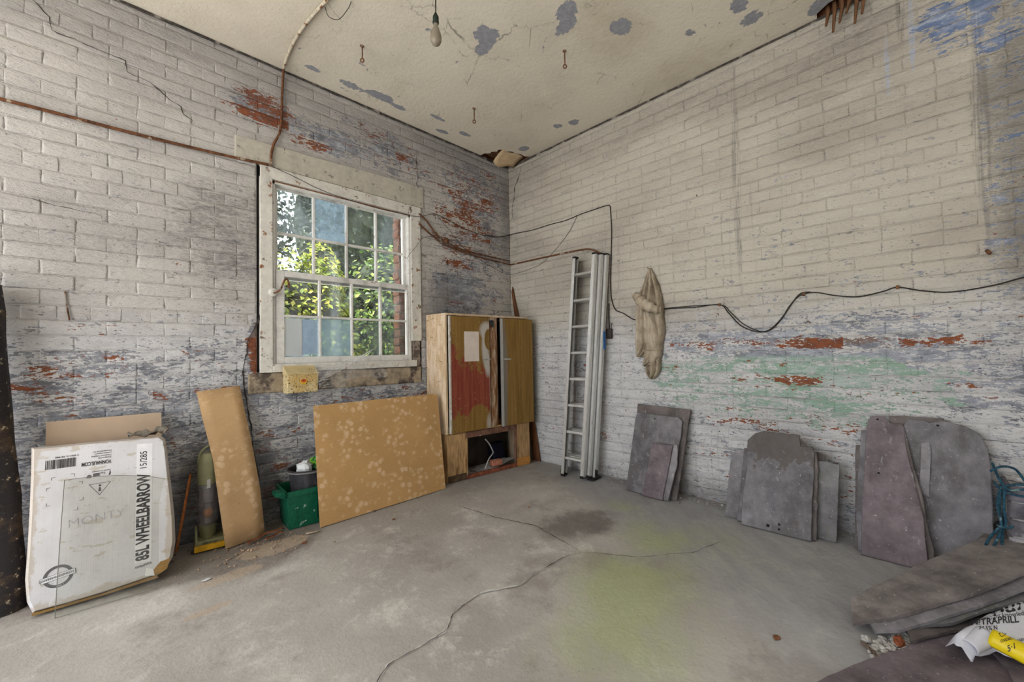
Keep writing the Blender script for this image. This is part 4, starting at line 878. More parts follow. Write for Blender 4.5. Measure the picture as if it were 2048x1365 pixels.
# plank standing in the corner behind the cupboard
cp = MB().prism([Vector(p) for p in ((-.030, -.30, 0), (-.030, -.39, 0), (-.022, -.135, 1.42), (-.02, -.085, 1.60), (-.018, -.045, 1.76), (-.018, -.03, 1.70))], (.012, .0, 0)).build('corner_plank', simple('dark_varnished_plank', srgb(104, 64, 38), .6, var=.25, scale=12, stretch=(4, 4, .6), c2=srgb(58, 36, 24), thr=(.5, .65)), None)
tag(cp, 'dark brown splintered plank leaning in the corner behind the cupboard', 'plank')

# ------------------------------------------------------------------ hardboard sheets, green crate, vacuum cleaner
fm = frame3((-2.078, -.366, .004), (-1.118, -.346, .004), (-2.056, -.226, .745))
hs = tag(MB().prism([Vector(p) for p in ((0, 0, 0), (.962, -.002, 0), (.995, .752, 0), (.015, .755, 0))], (0, 0, -.004)).build('hardboard_sheet', M_hard1, None, matrix=fm), 'large tan hardboard sheet with pale spots leaning by the cupboard', 'board')
rowsp = [(-2.545, -2.345, .002, .255, .225), (-2.558, -2.350, .13, .240, .20), (-2.572, -2.360, .268, .222, .186), (-2.580, -2.371, .37, .195, .165), (-2.587, -2.382, .47, .168, .145), (-2.603, -2.398, .61, .115, .105), (-2.625, -2.414, .735, .07, .065), (-2.648, -2.433, .895, .025, .025)]
m = MB(); m.grid([[Vector((a + (b - a) * j / 4, -(o1 + (o2 - o1) * j / 4), z - .02 * (1 - j / 4) * (z > .6))) for j in range(5)] for (a, b, z, o1, o2) in rowsp])
hp2 = m.build('hardboard_strip', M_hard2, None, True); sm_ = hp2.modifiers.new('thickness', 'SOLIDIFY'); sm_.thickness = .004; sm_.offset = 0
tag(hp2, 'tall narrow bowed hardboard strip leaning beside the vacuum cleaner', 'board')

# green crate with a black bucket inside
M_crate = simple('green_plastic', srgb(14, 92, 66), .45, var=.12, scale=60, c2=srgb(190, 196, 188), thr=(.635, .65))
cr = thing('recycling_crate', 'dark green plastic recycling crate half hidden by the hardboard sheet', 'crate', (-2.235, -.262, 0), R(-3))
def shell(m, lo, hi, t, dx, dy, z1):
    """open tapered box: outer and inner skin"""
    a = [(lo[0] + dx, lo[1] + dy), (hi[0] - dx, lo[1] + dy), (hi[0] - dx, hi[1] - dy), (lo[0] + dx, hi[1] - dy)]; b = [(lo[0], lo[1]), (hi[0], lo[1]), (hi[0], hi[1]), (lo[0], hi[1])]
    c_ = [(lo[0] + t, lo[1] + t), (hi[0] - t, lo[1] + t), (hi[0] - t, hi[1] - t), (lo[0] + t, hi[1] - t)]; d_ = [(lo[0] + dx + t, lo[1] + dy + t), (hi[0] - dx - t, lo[1] + dy + t), (hi[0] - dx - t, hi[1] - dy - t), (lo[0] + dx + t, hi[1] - dy - t)]
    v = [Vector((*p, .0)) for p in a] + [Vector((*p, z1)) for p in b] + [Vector((*p, z1)) for p in c_] + [Vector((*p, .01)) for p in d_]
    f = [(3, 2, 1, 0), (12, 13, 14, 15)]
    for i in range(4):
        j = (i + 1) % 4; f += [(i, j, j + 4, i + 4), (i + 4, j + 4, j + 8, i + 8), (i + 8, j + 8, j + 12, i + 12)]
    m.add(v, f)
m = MB(); shell(m, (0, 0), (.42, .235), .004, .014, .01, .232); m.build('body', M_crate, cr, bevel=.002)
m = MB()
for (a, b) in (((-.012, -.012, .205), (.432, .002, .236)), ((-.012, .233, .205), (.432, .247, .236)), ((-.012, -.012, .205), (.002, .247, .236)), ((.418, -.012, .205), (.432, .247, .236))): m.box(a, b)
m.build('rim', M_crate, cr)
MB().prism([Vector(p) for p in ((-.06, .03, .215), (-.002, .03, .185), (-.002, .03, .232), (-.055, .03, .235))], (0, .09, 0)).build('handle', M_crate, cr, bevel=.004)
for x in (.05, .075, .17, .27): MB().box((x, .002, .03), (x + .006, .010, .2)).build('rib', M_crate, cr)
bk = thing('bucket', 'black plastic bucket standing inside the green crate', 'bucket', (-2.075, -.148, .018))
M_buck = simple('scuffed_black_plastic', srgb(58, 56, 60), .6, var=.25, scale=14, bump=.002, c2=srgb(116, 112, 116), thr=(.56, .64), stretch=(2, 2, .7))
m = MB(); m.lathe([(0, 0), (.088, 0), (.112, .30), (.122, .305), (.126, .318), (.118, .322), (.110, .312), (.092, .10), (0, .09)], 32); m.build('body', M_buck, bk, sharp=40)
MB().tube([(.125 * math.cos(a), .125 * math.sin(a), .309) for a in [i * 2 * math.pi / 32 for i in range(33)]], .006, 8).build('rim', simple('grey_rim', srgb(120, 118, 118), .6, var=.15, scale=20), bk, True)
def crumple(name, c, s, mat, seed, label, cat):
    m = MB(); n = 14; rows = []
    for i in range(9):
        th = math.pi * i / 8; rows.append([])
        for j in range(n + 1):
            ph = 2 * math.pi * (j % n) / n; d = Vector((math.sin(th) * math.cos(ph), math.sin(th) * math.sin(ph), math.cos(th)))
            r_ = 1 + .38 * mn.noise(d * 1.9 + Vector((seed, 0, 0))) + .25 * mn.noise(d * 4.5 + Vector((0, seed, 0)))
            rows[-1].append(Vector(c) + Vector((d.x * s[0], d.y * s[1], d.z * s[2])) * r_)
    m.grid(rows); return tag(m.build(name, mat, None), label, cat)
crumple('paper_wrapper', (-2.105, -.17, .345), (.052, .045, .042), simple('white_wrapper', srgb(226, 228, 230), .5, var=.05, scale=12, c2=srgb(140, 190, 60), thr=(.60, .63)), 3, 'crumpled white wrapper on top of the bucket', 'wrapper')
crumple('plastic_bag', (-2.015, -.15, .350), (.058, .05, .05), simple('green_bag', srgb(34, 110, 48), .35, var=.2, scale=20, c2=srgb(140, 200, 70), thr=(.54, .58)), 8, 'crumpled bright green bag on top of the bucket', 'bag')
rc = thing('aerosol_can', 'red and white can standing behind the hardboard sheet', 'can', (-1.085, -.205, 0))
MB().lathe([(0, 0), (.026, 0), (.028, .01), (.028, .25), (.02, .26), (0, .26)], 18).build('body', simple('red_can', srgb(150, 36, 36), .4, .2, var=.1), rc, sharp=40)
MB().lathe([(0, .258), (.022, .258), (.022, .285), (.016, .295), (0, .295)], 18).build('cap', simple('white_cap', srgb(225, 222, 220), .5, var=.05), rc, sharp=40)

# upright vacuum cleaner
vc = thing('vacuum_cleaner', 'olive and yellow upright vacuum cleaner behind the narrow hardboard strip', 'vacuum cleaner', (-2.605, -.115, 0), R(-6))
M_olive = simple('olive_plastic', srgb(140, 138, 104), .5, var=.08, scale=18, c2=srgb(112, 108, 84), thr=(.6, .68))
M_yel = simple('yellow_plastic', srgb(222, 170, 34), .5, var=.12, scale=18, c2=srgb(150, 110, 40), thr=(.62, .68))
MB().prism([Vector((x, y, 0.006)) for x, y in ((-.062, -.075), (.14, -.075), (.15, .03), (.10, .075), (-.03, .075), (-.068, .03))], (0, 0, .048)).build('floor_head', M_olive, vc, bevel=.008)
MB().prism([Vector((x, y, 0.004)) for x, y in ((-.064, -.092), (.142, -.092), (.142, -.073), (-.064, -.073))], (0, 0, .03)).build('bumper', M_yel, vc, bevel=.004)
MB().prism([Vector((-.06, y, z)) for y, z in ((-.07, .05), (.03, .05), (.03, .115), (-.01, .10))], (.012, 0, 0)).build('cradle_arm', M_olive, vc, bevel=.004)
MB().lathe([(0, .04), (.036, .05), (.042, .085), (.044, .115), (.046, .12), (0, .12)], 24).build('bin_base', M_olive, vc, sharp=50)
k = Mat('dusty_clear_bin'); tr = k.n('ShaderNodeBsdfTransparent'); tr.inputs[0].default_value = (.86, .84, .86, 1); mx_ = k.n('ShaderNodeMixShader'); f = k.sm(k.noise(k.obj(), 14, 4, .6), .35, .7, .22, .42)
k.base(srgb(176, 170, 172)).rough(.3); k.t.links.new(f.s, mx_.inputs[0]); k.t.links.new(tr.outputs[0], mx_.inputs[1]); k.t.links.new(k.b.outputs[0], mx_.inputs[2]); k.t.links.new(mx_.outputs[0], k.out.inputs[0])
MB().lathe([(.046, .12), (.047, .16), (.048, .35), (.047, .36)], 28).build('clear_bin', k.m, vc, True)
MB().lathe([(0, .125), (.02, .13), (.022, .17), (.014, .24), (.026, .25), (.028, .345), (0, .35)], 18).build('cyclone', simple('grey_cyclone', srgb(176, 172, 176), .5, var=.1, scale=14), vc, sharp=40)
MB().lathe([(0, .16), (.018, .165), (.023, .185), (.019, .21), (0, .215)], 16, Matrix.Translation((0, -.012, 0))).build('orange_cone', simple('orange_plastic', srgb(224, 160, 92), .5, var=.1), vc, True)
MB().lathe([(0, .355), (.049, .355), (.05, .37), (.049, .45), (.042, .50), (.028, .525), (0, .53)], 26).build('motor_cover', M_olive, vc, sharp=45)
MB().box((-.008, -.052, .335), (.010, -.044, .385)).build('bin_catch', simple('grey_catch', srgb(190, 188, 184), .5, var=.1), vc, bevel=.002)
MB().tube(curve_pts([(-.045, .0, .47), (-.035, .005, .525), (-.01, .01, .555), (.03, .02, .56), (.06, .03, .53)], 5), .007, 10).build('handle', M_olive, vc, True)
text('lettering', 'dyson', .030, simple('dark_lettering', srgb(52, 50, 44), .6, var=.05), vc, Matrix.Translation((-.028, -.0765, .037)) @ Matrix.Rotation(R(90), 4, 'X') @ Matrix.Diagonal((1, .62, 1, 1)))
MB().tube(curve_pts([(.09, .05, .05), (.10, .06, .25), (.095, .055, .45), (.085, .05, .52)], 5), .012, 10).build('wand', M_olive, vc, True)
st = MB().tube([(-2.745, -.10, .003), (-2.71, -.07, .2), (-2.675, -.035, .405)], [.006, .007, .006], 8).build('cane', simple('orange_cane', srgb(178, 104, 50), .6, var=.2, scale=20), None, True)
tag(st, 'thin orange cane leaning on the wall beside the vacuum cleaner', 'cane')

# ------------------------------------------------------------------ wheelbarrow carton
fc = frame3((-3.236, -.372, .004), (-2.815, -.407, .004), (-3.257, -.222, .688))
def thing_m(name, label, cat, m, group=None):
    o = thing(name, label, cat, (0, 0, 0), 0, group); o.matrix_world = m; return o
ct = thing_m('carton', 'battered white wheelbarrow carton leaning on the wall at the left', 'box', fc)
k = Mat('dirty_white_card'); o_ = k.obj(); ox, oy, oz = k.xyz(o_); n1 = k.nn(o_, 7, 6, .7); st_ = k.noise(k.vec(ox * 260, oy * 2, 0), 1, 2, .6)
cc = k.mix(k.sm(k.noise(o_, 3, 4, .6), .35, .7), srgb(212, 210, 212), srgb(196, 193, 194)); cc = k.mix(k.sm(st_, .5, .7) * .10, cc, srgb(186, 184, 188))
cc = k.mix(k.sm(k.noise(k.scl(o_, 1, 2.2, 1, (3, 1, 0)), 13, 4, .6), .60, .63) * .65, cc, srgb(178, 168, 150))
edge = k.mx(k.mx(k.sm(oy, .09, .0), k.sm(ox, .40, .45)), k.mx(k.sm(ox, .02, -.03), k.sm(oy, .66, .70)))
cc = k.mix(k.sm(edge + n1 * .6 - .35, 0, .3) * .6, cc, srgb(176, 160, 140)); k.base(cc).rough(.75).bump(st_ * .2 + n1 * .2, .002); M_ccard = k.m
M_tape = simple('brown_parcel_tape', srgb(150, 116, 66), .35, var=.15, scale=14, stretch=(1, 8, 1))
outl = [(.0, .012), (.10, .010), (.20, .012), (.30, .018), (.38, .024), (.425, .04), (.452, .09), (.462, .16), (.458, .28), (.448, .40), (.436, .52), (.428, .62), (.420, .672), (.40, .69), (.28, .692), (.14, .696), (.0, .698), (-.034, .70), (-.030, .58), (-.027, .42), (-.026, .25), (-.027, .15), (-.018, .06)]
bmo = MB(); n = len(outl); cxm = .21; cym = .35
ins = [(x + (cxm - x) * .05, y + (cym - y) * .03) for x, y in outl]
bmo.v = [Vector((x, y, .012)) for x, y in ins] + [Vector((x, y, -.012)) for x, y in outl] + [Vector((x, y, -.115)) for x, y in outl]
bmo.f = [tuple(range(n))] + [(i, i + n, (i + 1) % n + n, (i + 1) % n) for i in range(n)] + [(i + n, i + 2 * n, (i + 1) % n + 2 * n, (i + 1) % n + n) for i in range(n)] + [tuple(range(3 * n - 1, 2 * n - 1, -1))]
body = bmo.build('body', M_ccard, ct, sharp=50)
MB().prism([Vector((x, y, -.008)) for x, y in ((.0, .002), (.2, .004), (.40, .014), (.39, .028), (.2, .013), (.0, .013))], (0, 0, .010)).build('parcel_tape', M_tape, ct)
MB().prism([Vector((x, y, .006)) for x, y in ((.385, .022), (.43, .045), (.442, .09), (.405, .085), (.375, .05))], (0, 0, .007)).build('parcel_tape', M_tape, ct)
MB().prism([Vector((x, y, .0123)) for x, y in ((.35, .04), (.385, .03), (.38, .06), (.355, .075))], (0, 0, .001)).build('torn_white_patch', simple('torn_white', srgb(232, 230, 228), .8, var=.04), ct)
M_ink = simple('black_ink', srgb(52, 50, 52), .7, var=.08, scale=60); M_gink = simple('grey_ink', srgb(96, 94, 96), .7, var=.1, scale=60)
M_lab = simple('white_label', srgb(228, 226, 228), .7, var=.03)
Zp = .0126
def at(x, y, rot=0.0): return Matrix.Translation((x, y, Zp)) @ Matrix.Rotation(R(rot), 4, 'Z')
MB().prism([Vector((x, y, .0122)) for x, y in ((.314, .105), (.372, .10), (.372, .655), (.314, .66))], (0, 0, .0003)).build('print_panel', M_lab, ct)
text('lettering', '85L WHEELBARROW', .064, M_ink, ct, at(.362, .112, 90), .665, bold=.0024)
text('lettering', '15/285', .036, M_ink, ct, at(.351, .532, 90), .90, bold=.0002)
text('lettering', 'VONHAUS.COM', .024, M_ink, ct, at(.224, .602, 180), .56, bold=.0006)
for q, s_ in enumerate(('Designed by', 'Customer helpline', 'service support', 'Manufactured for')):
    text('lettering', s_, .0095, M_gink, ct, at(.224, .617 + q * .0105, 180), .95)
text('lettering', 'Join the conversation', .008, M_gink, ct, at(.222, .557, 180), .9)
text('lettering', 'You', .015, M_gink, ct, at(.206, .549, 180), .7); text('lettering', 'f', .026, M_ink, ct, at(.224, .549, 180), .9, bold=.0006)
MB().box((.165, .533, Zp), (.187, .547, Zp + .0004)).build('tube_mark', M_gink, ct)
MB().prism([Vector((x, y, Zp)) for x, y in ((.143, .530), (.158, .528), (.161, .538), (.153, .545), (.146, .541))], (0, 0, .0004)).build('bird_mark', M_gink, ct)
rb = random.Random(5); x = .014; m1 = MB()
while x < .108:
    w_ = rb.choice((.0012, .0012, .0022, .0032)); m1.box((x, .592, Zp), (x + w_, .632, Zp + .0004)); x += w_ + rb.choice((.0012, .0018, .0026))
bar = m1.build('barcode', M_ink, ct)
text('lettering', '5 056115 701900', .011, M_ink, ct, at(.116, .645, 180), .95)
m = MB(); tri = [Vector((.152, .500, 0)), Vector((.226, .500, 0)), Vector((.189, .445, 0))]; cen = sum(tri, Vector()) / 3
for i in range(3):
    a, b = tri[i], tri[(i + 1) % 3]; a2, b2 = a + (cen - a) * .10, b + (cen - b) * .10; m.add([Vector((p.x, p.y, Zp)) for p in (a, b, b2, a2)], [(0, 1, 2, 3)])
m.build('warning_triangle', M_ink, ct)
m = MB(); m.lathe([(0, 0), (.0045, 0), (.0045, .0004), (0, .0004)], 14, Matrix.Translation((.189, .489, Zp))); m.add([(.1865, .482, Zp), (.1915, .482, Zp), (.194, .463, Zp), (.184, .463, Zp)], [(0, 1, 2, 3)]); m.build('person_mark', M_ink, ct)
m = MB()
for (x, y, sx, sy) in ((.035, .555, 1, -1), (.105, .560, -1, -1), (.022, .512, 1, -1), (.024, .436, 1, 1), (.136, .437, -1, 1), (.12, .398, -1, 1), (.132, .520, -1, -1)):
    m.box((min(x, x + .012 * sx), y - .0008, Zp), (max(x, x + .012 * sx), y + .0008, Zp + .0003)); m.box((x - .0008, min(y, y + .012 * sy), Zp), (x + .0008, max(y, y + .012 * sy), Zp + .0003))
o = m.build('corner_marks', M_gink, ct); o['kind'] = 'stuff'
em = Matrix.Translation((.071, .135, Zp)) @ Matrix.Rotation(R(8), 4, 'Z')
m = MB(); m.lathe([(.034, 0), (.045, 0), (.045, .0004), (.034, .0004), (.034, 0)], 36, em, sx=1.0); m.build('stamp_ring', M_gink, ct)
MB().box((-.052, -.011, .0005), (.052, .011, .0008), em).build('stamp_band', M_lab, ct)
m = MB()
for (a, b) in (((-.052, -.011), (.052, -.0098)), ((-.052, .0098), (.052, .011)), ((-.052, -.011), (-.0508, .011)), ((.0508, -.011), (.052, .011))): m.box((*a, .0009), (*b, .0012), em)
m.build('stamp_border', M_ink, ct)
text('lettering', 'EXTENDED WARRANTY', .0135, M_ink, ct, em @ Matrix.Translation((.047, .005, .0012)) @ Matrix.Rotation(R(180), 4, 'Z'), .70)
text('lettering', '2 YEAR', .009, M_lab, ct, em @ Matrix.Translation((.014, -.037, .0012)) @ Matrix.Rotation(R(180), 4, 'Z'), .8)
text('lettering', 'VonHaus', .018, M_ink, ct, at(.374, .098, 188), .9)
text('lettering', 'MONTY', .052, simple('faint_scratch', srgb(172, 170, 176), .8, var=.03), ct, at(.09, .325, 2), 1.0, bold=-.0012)
tag(MB().prism([Vector((x, -y, z)) for x, z, y in ((-3.225, .3, .085), (-2.80, .3, .085), (-2.806, .775, .045), (-3.226, .778, .045))], (0, -.005, 0)).build('cardboard_sheet', simple('plain_card', srgb(198, 174, 150), .8, var=.05, scale=6, c2=srgb(180, 146, 112), thr=(.62, .75)), None), 'plain tan cardboard sheet showing above the white carton', 'cardboard')
# keep the cardboard standing on the floor behind the carton
for v in bpy.data.objects['cardboard_sheet'].data.vertices:
    if v.co.z < .4: v.co.z = .003; v.co.y -= .035
m = MB(); rows = []
for i in range(7):
    rows.append([])
    for j in range(12):
        x = -.075 + .15 * j / 11; y = -.022 + .05 * i / 6
        rows[-1].append(Vector((x + .006 * math.sin(i * 2), y, .006 + .012 * (1 + math.sin(j * 1.1 + i * .8)) + .012 * mn.noise(Vector((x * 30, y * 40, 1))) - .010 * abs(i - 3) / 3 + (.012 if j > 7 else 0))))
m.grid(rows); gv = m.build('rag', simple('grey_rag', srgb(132, 124, 112), .95, var=.2, scale=40, c2=srgb(96, 84, 72), thr=(.52, .6)), None, True)
gv.modifiers.new('thickness', 'SOLIDIFY').thickness = .004
gv.location = (-2.865, -.165, .675); gv.rotation_euler = (R(6), 0, R(-4)); tag(gv, 'crumpled grey rag on the top corner of the carton', 'rag')
# clear plastic sheet standing against the carton
fp = frame3((-3.166, -.458, .003), (-2.842, -.485, .003), (-3.18, -.278, .56))
k = Mat('scuffed_clear_plastic'); tr = k.n('ShaderNodeBsdfTransparent'); tr.inputs[0].default_value = (.86, .86, .83, 1); mx_ = k.n('ShaderNodeMixShader'); f = k.sm(k.noise(k.obj(), 9, 5, .7), .35, .75, .02, .16)
k.base(srgb(206, 204, 196)).rough(.25); k.t.links.new(f.s, mx_.inputs[0]); k.t.links.new(tr.outputs[0], mx_.inputs[1]); k.t.links.new(k.b.outputs[0], mx_.inputs[2]); k.t.links.new(mx_.outputs[0], k.out.inputs[0])
m = MB(); rows = []
for i in range(10):
    t_ = i / 9; tp = .552 - .03 * 0
    rows.append([])
    for j in range(10):
        s_ = j / 9; top_ = .556 - .066 * s_ ** 2.2 ; wd = .323 + (.02 * max(0, t_ - .8) * 5)
        rows[-1].append(Vector((s_ * wd, t_ * top_, .004 + .018 * math.sin(math.pi * t_) * .3 + .010 * (s_ > .8) * max(0, t_ - .7) * 3)))
m.grid(rows); ps = m.build('plastic_sheet', k.m, None, True, matrix=fp); tag(ps, 'scuffed clear plastic sheet leaning against the white carton', 'plastic sheet')
M_pedge = simple('plastic_edge', srgb(120, 118, 110), .35, var=.1)
for pts in ([rows[i][0] for i in range(10)], [rows[9][j] for j in range(10)], [rows[0][j] for j in range(10)]):
    MB().tube(pts, .0014, 5).build('edge', M_pedge, ps)

# tarred post at the left edge
k = Mat('tarred_timber'); o_ = k.obj(); g = k.noise(o_, 36, 5, .7)
k.base(k.mix(k.sm(g, .60, .66), k.mix(k.sm(k.noise(o_, 9, 5, .65), .5, .62), srgb(34, 30, 32), srgb(74, 58, 44)), srgb(190, 176, 150))).rough(.55).bump(g * .6, .01); M_tar = k.m
m = MB(); rows = []
for i in range(13):
    z = 1.42 * i / 12; cx_ = -3.335 - .085 * (z / 1.4); cy_ = -.19 + .10 * (z / 1.4); rad = .078 - .012 * z
    rows.append([Vector((cx_ + rad * math.cos(a * math.pi / 6) * (1 + .15 * mn.noise(Vector((a * .8, z * 5, 1)))), cy_ + rad * math.sin(a * math.pi / 6) * (1 + .15 * mn.noise(Vector((a * .8, z * 5, 2)))), z)) for a in range(12)] )
    rows[-1].append(rows[-1][0])
m.grid(rows); tag(m.build('tarred_post', M_tar, None, True), 'black tarred timber post leaning at the left edge of the room', 'post')
# ------------------------------------------------------------------ ladder
ld = thing('ladder', 'three-section aluminium ladder leaning against the right-hand wall', 'ladder', (-.17, -.95, 0))
LO = Vector((-.17, -.95, 0)); ZT = 1.875
for s_ in range(3):
    sec = bpy.data.objects.new('section', None); link(sec, ld)
    fx = -.232 + .052 * s_; tx = -.150 + .052 * s_
    yl0, yr0 = -.838 + .04 * s_, -1.036 - .022 * s_
    sh = -.118
    def pt(y, z): t_ = z / ZT; return Vector((fx + (tx - fx) * t_, y + sh * t_, z)) - LO
    for (yc, side) in ((yl0, 1), (yr0, -1)):
        z0 = .012 if s_ == 2 or side > 0 else .03
        a, b = pt(yc, z0), pt(yc, ZT)
        w_, d_ = .014, .024
        prof = [(-d_, -w_), (d_, -w_), (d_, w_), (-d_, w_)] if False else [(-d_, -w_ * side * -1), (-d_, w_ * side * -1), (-d_ + .006, w_ * side * -1), (-d_ + .006, -w_ * side * -1 + .004 * side), (d_ - .006, -w_ * side * -1 + .004 * side), (d_ - .006, w_ * side * -1), (d_, w_ * side * -1), (d_, -w_ * side * -1)]
        vs_ = [a + Vector((p, q, 0)) for p, q in prof] + [b + Vector((p, q, 0)) for p, q in prof]; n = len(prof)
        m = MB(); m.add(vs_, [tuple(range(n)), tuple(range(2 * n - 1, n - 1, -1))] + [(i, i + n, (i + 1) % n + n, (i + 1) % n) for i in range(n)])
        m.build('stile', M_alu, sec)
        MB().box(tuple(b + Vector((-d_ - .002, -w_ - .002, -.004))), tuple(b + Vector((d_ + .002, w_ + .002, .014)))).build('end_cap', M_rub, sec, bevel=.004)
        if side > 0 or s_ < 2:
            MB().box(tuple(a + Vector((-d_ - .003, -w_ - .003, -.012))), tuple(a + Vector((d_ + .003, w_ + .003, .010)))).build('foot', M_rub, sec, bevel=.003)
        else:
            MB().prism([a + Vector(p) for p in ((-.075, -w_ - .02, -.010), (.05, -w_ - .02, -.010), (.05, w_ + .012, -.010), (-.075, w_ + .012, -.010))], (0, 0, .016)).build('swivel_foot', M_rub, sec, bevel=.003)
            MB().box(tuple(a + Vector((-.02, -w_ - .008, .0))), tuple(a + Vector((.02, -w_ - .001, .075)))).build('foot_bracket', simple('dark_bracket', srgb(60, 60, 60), .5, .5, var=.2), sec, bevel=.003)
    for i in range(8):
        z = .155 + .2245 * i; a, b = pt(yl0 + .006, z), pt(yr0 - .0165, z)
        m = MB(); dz = .013
        pr = [(-.016, -.004), (-.010, dz), (.012, dz), (.016, -.004), (.010, -.010), (-.010, -.010)]
        m.add([a + Vector((p, 0, q)) for p, q in pr] + [b + Vector((p, .0035, q)) for p, q in pr], [tuple(range(6)), tuple(range(11, 5, -1))] + [(k_, k_ + 6, (k_ + 1) % 6 + 6, (k_ + 1) % 6) for k_ in range(6)])
        m.lathe([(0, -.003), (.007, -.003), (.009, 0), (.009, .003), (0, .003)], 10, Matrix.Translation(b) @ Matrix.Rotation(R(90), 4, 'X'))
        m.build('rung', M_alu, sec)
MB().box(tuple(Vector((-.118, -1.098 - .052 * 1.2 - .034, 1.08)) - LO), tuple(Vector((-.086, -1.098 - .052 * 1.2 - .032, 1.23)) - LO)).build('safety_label', simple('blue_label', srgb(30, 104, 178), .4, var=.08), ld)
sw = thing('switch_box', 'small black switch box on the wall behind the ladder', 'switch', (-.004, -1.19, 1.17))
MB().box((-.03, -.025, 0), (.0, .025, .085)).build('body', simple('bakelite', srgb(48, 38, 32), .5, var=.25, scale=30, c2=srgb(110, 92, 76), thr=(.58, .64)), sw, bevel=.006)
MB().tube([(-.012, 0, .08), (-.012, .004, .16), (-.006, .002, .3)], .004, 6).build('feed_wire', M_cable, sw, True)
MB().tube([(-.012, -.02, .06), (-.03, -.03, .10), (-.02, -.035, .13), (-.012, -.01, .12)], .003, 6).build('loose_wire', M_cable, sw, True)

# ------------------------------------------------------------------ overall hanging on a nail
k = Mat('soiled_canvas'); o_ = k.obj(); f = k.noise(o_, 10, 6, .65); q = k.noise(k.scl(o_, 1, 1, .4), 5, 4, .6); fn = k.noise(o_, 70, 3, .7)
cc = k.ramp(f * .5 + q * .5, [(.34, srgb(112, 98, 80)), (.5, srgb(172, 158, 138)), (.66, srgb(200, 189, 172))]); cc = k.mix(k.sm(fn, .62, .7) * .4, cc, srgb(110, 92, 74)); k.base(cc).rough(.9).bump(f * .4 + fn * .15, .006); M_cloth = k.m
cg = thing('overall', 'soiled canvas overall hanging from a nail on the right-hand wall', 'garment', (-.01, -1.57, .84))
CO = Vector((-.01, -1.57, .84))
def drape(name, rows_, dep, nf, seed, amp):
    """rows_: (z, y_left, y_right, bulge) from top to bottom; folds run down the cloth"""
    fine = []
    R_ = [Vector(r_) for r_ in [(a, b, c_) for a, b, c_, d_ in rows_]]; D_ = [d_ for *_, d_ in rows_]
    N = 6
    for i in range(len(rows_) - 1):
        for k_ in range(N):
            t_ = k_ / N; fine.append((R_[i].lerp(R_[i + 1], t_), D_[i] + (D_[i + 1] - D_[i]) * t_))
    fine.append((R_[-1], D_[-1])); n = 34; g1 = []
    for i, (rr, d_) in enumerate(fine):
        z, yl, yr = rr; row = []
        for j in range(n + 1):
            s__ = j / n; env = math.sin(math.pi * min(max(s__, .0), 1)) ** .6
            fold = math.sin(s__ * nf * math.pi * 2 + seed + 1.2 * mn.noise(Vector((z * 4, seed, s__)))) * amp * (.4 + .8 * min(1, i / 14)) + .018 * mn.noise(Vector((s__ * 5, z * 9, seed))) + .009 * mn.noise(Vector((s__ * 12, z * 26, seed)))
            row.append(Vector((-(.012 + d_ * env + (fold if 0 < j < n else 0)), yl + (yr - yl) * s__ + .006 * mn.noise(Vector((z * 14, s__ * 3, seed + 4))), z)) - CO)
        g1.append(row)
    m = MB(); m.grid(g1); o = m.build(name, M_cloth, cg, True)
    sd = o.modifiers.new('thickness', 'SOLIDIFY'); sd.thickness = .006; sd.offset = 0
    return o
drape('hood_and_back', [(1.705, -1.555, -1.575, .012), (1.64, -1.535, -1.605, .035), (1.56, -1.505, -1.640, .05), (1.47, -1.462, -1.655, .06), (1.35, -1.448, -1.668, .07), (1.20, -1.440, -1.672, .07), (1.12, -1.437, -1.655, .06), (1.015, -1.438, -1.50, .03)], .05, 3.4, 1.0, .018)
drape('front_panel', [(1.36, -1.505, -1.61, .085), (1.27, -1.500, -1.625, .09), (1.15, -1.498, -1.650, .088), (1.065, -1.495, -1.652, .085)], .07, 2.0, 3.0, .007)
drape('lower_fold', [(1.09, -1.508, -1.645, .07), (1.02, -1.505, -1.640, .072), (.97, -1.508, -1.60, .075), (.945, -1.51, -1.545, .07)], .06, 1.6, 5.0, .016)
drape('tail', [(1.08, -1.515, -1.632, .045), (.98, -1.512, -1.630, .05), (.90, -1.520, -1.625, .05), (.865, -1.535, -1.60, .04), (.842, -1.55, -1.575, .02)], .05, 2.2, 7.0, .016)
m = MB(); pts = curve_pts([(-.06, -1.462, 1.50), (-.09, -1.50, 1.48), (-.115, -1.54, 1.44), (-.12, -1.585, 1.405), (-.105, -1.64, 1.375), (-.085, -1.672, 1.372)], 6)
m.tube([p - CO for p in pts], [.022 + .020 * math.sin(math.pi * i / (len(pts) - 1)) + .006 * math.sin(i * 1.3) for i in range(len(pts))], 14); m.build('sleeve', M_cloth, cg, True)
MB().tube([Vector(p) - CO for p in ((.0, -1.563, 1.70), (-.05, -1.563, 1.708))], .004, 6).build('nail', M_rust, cg, True)

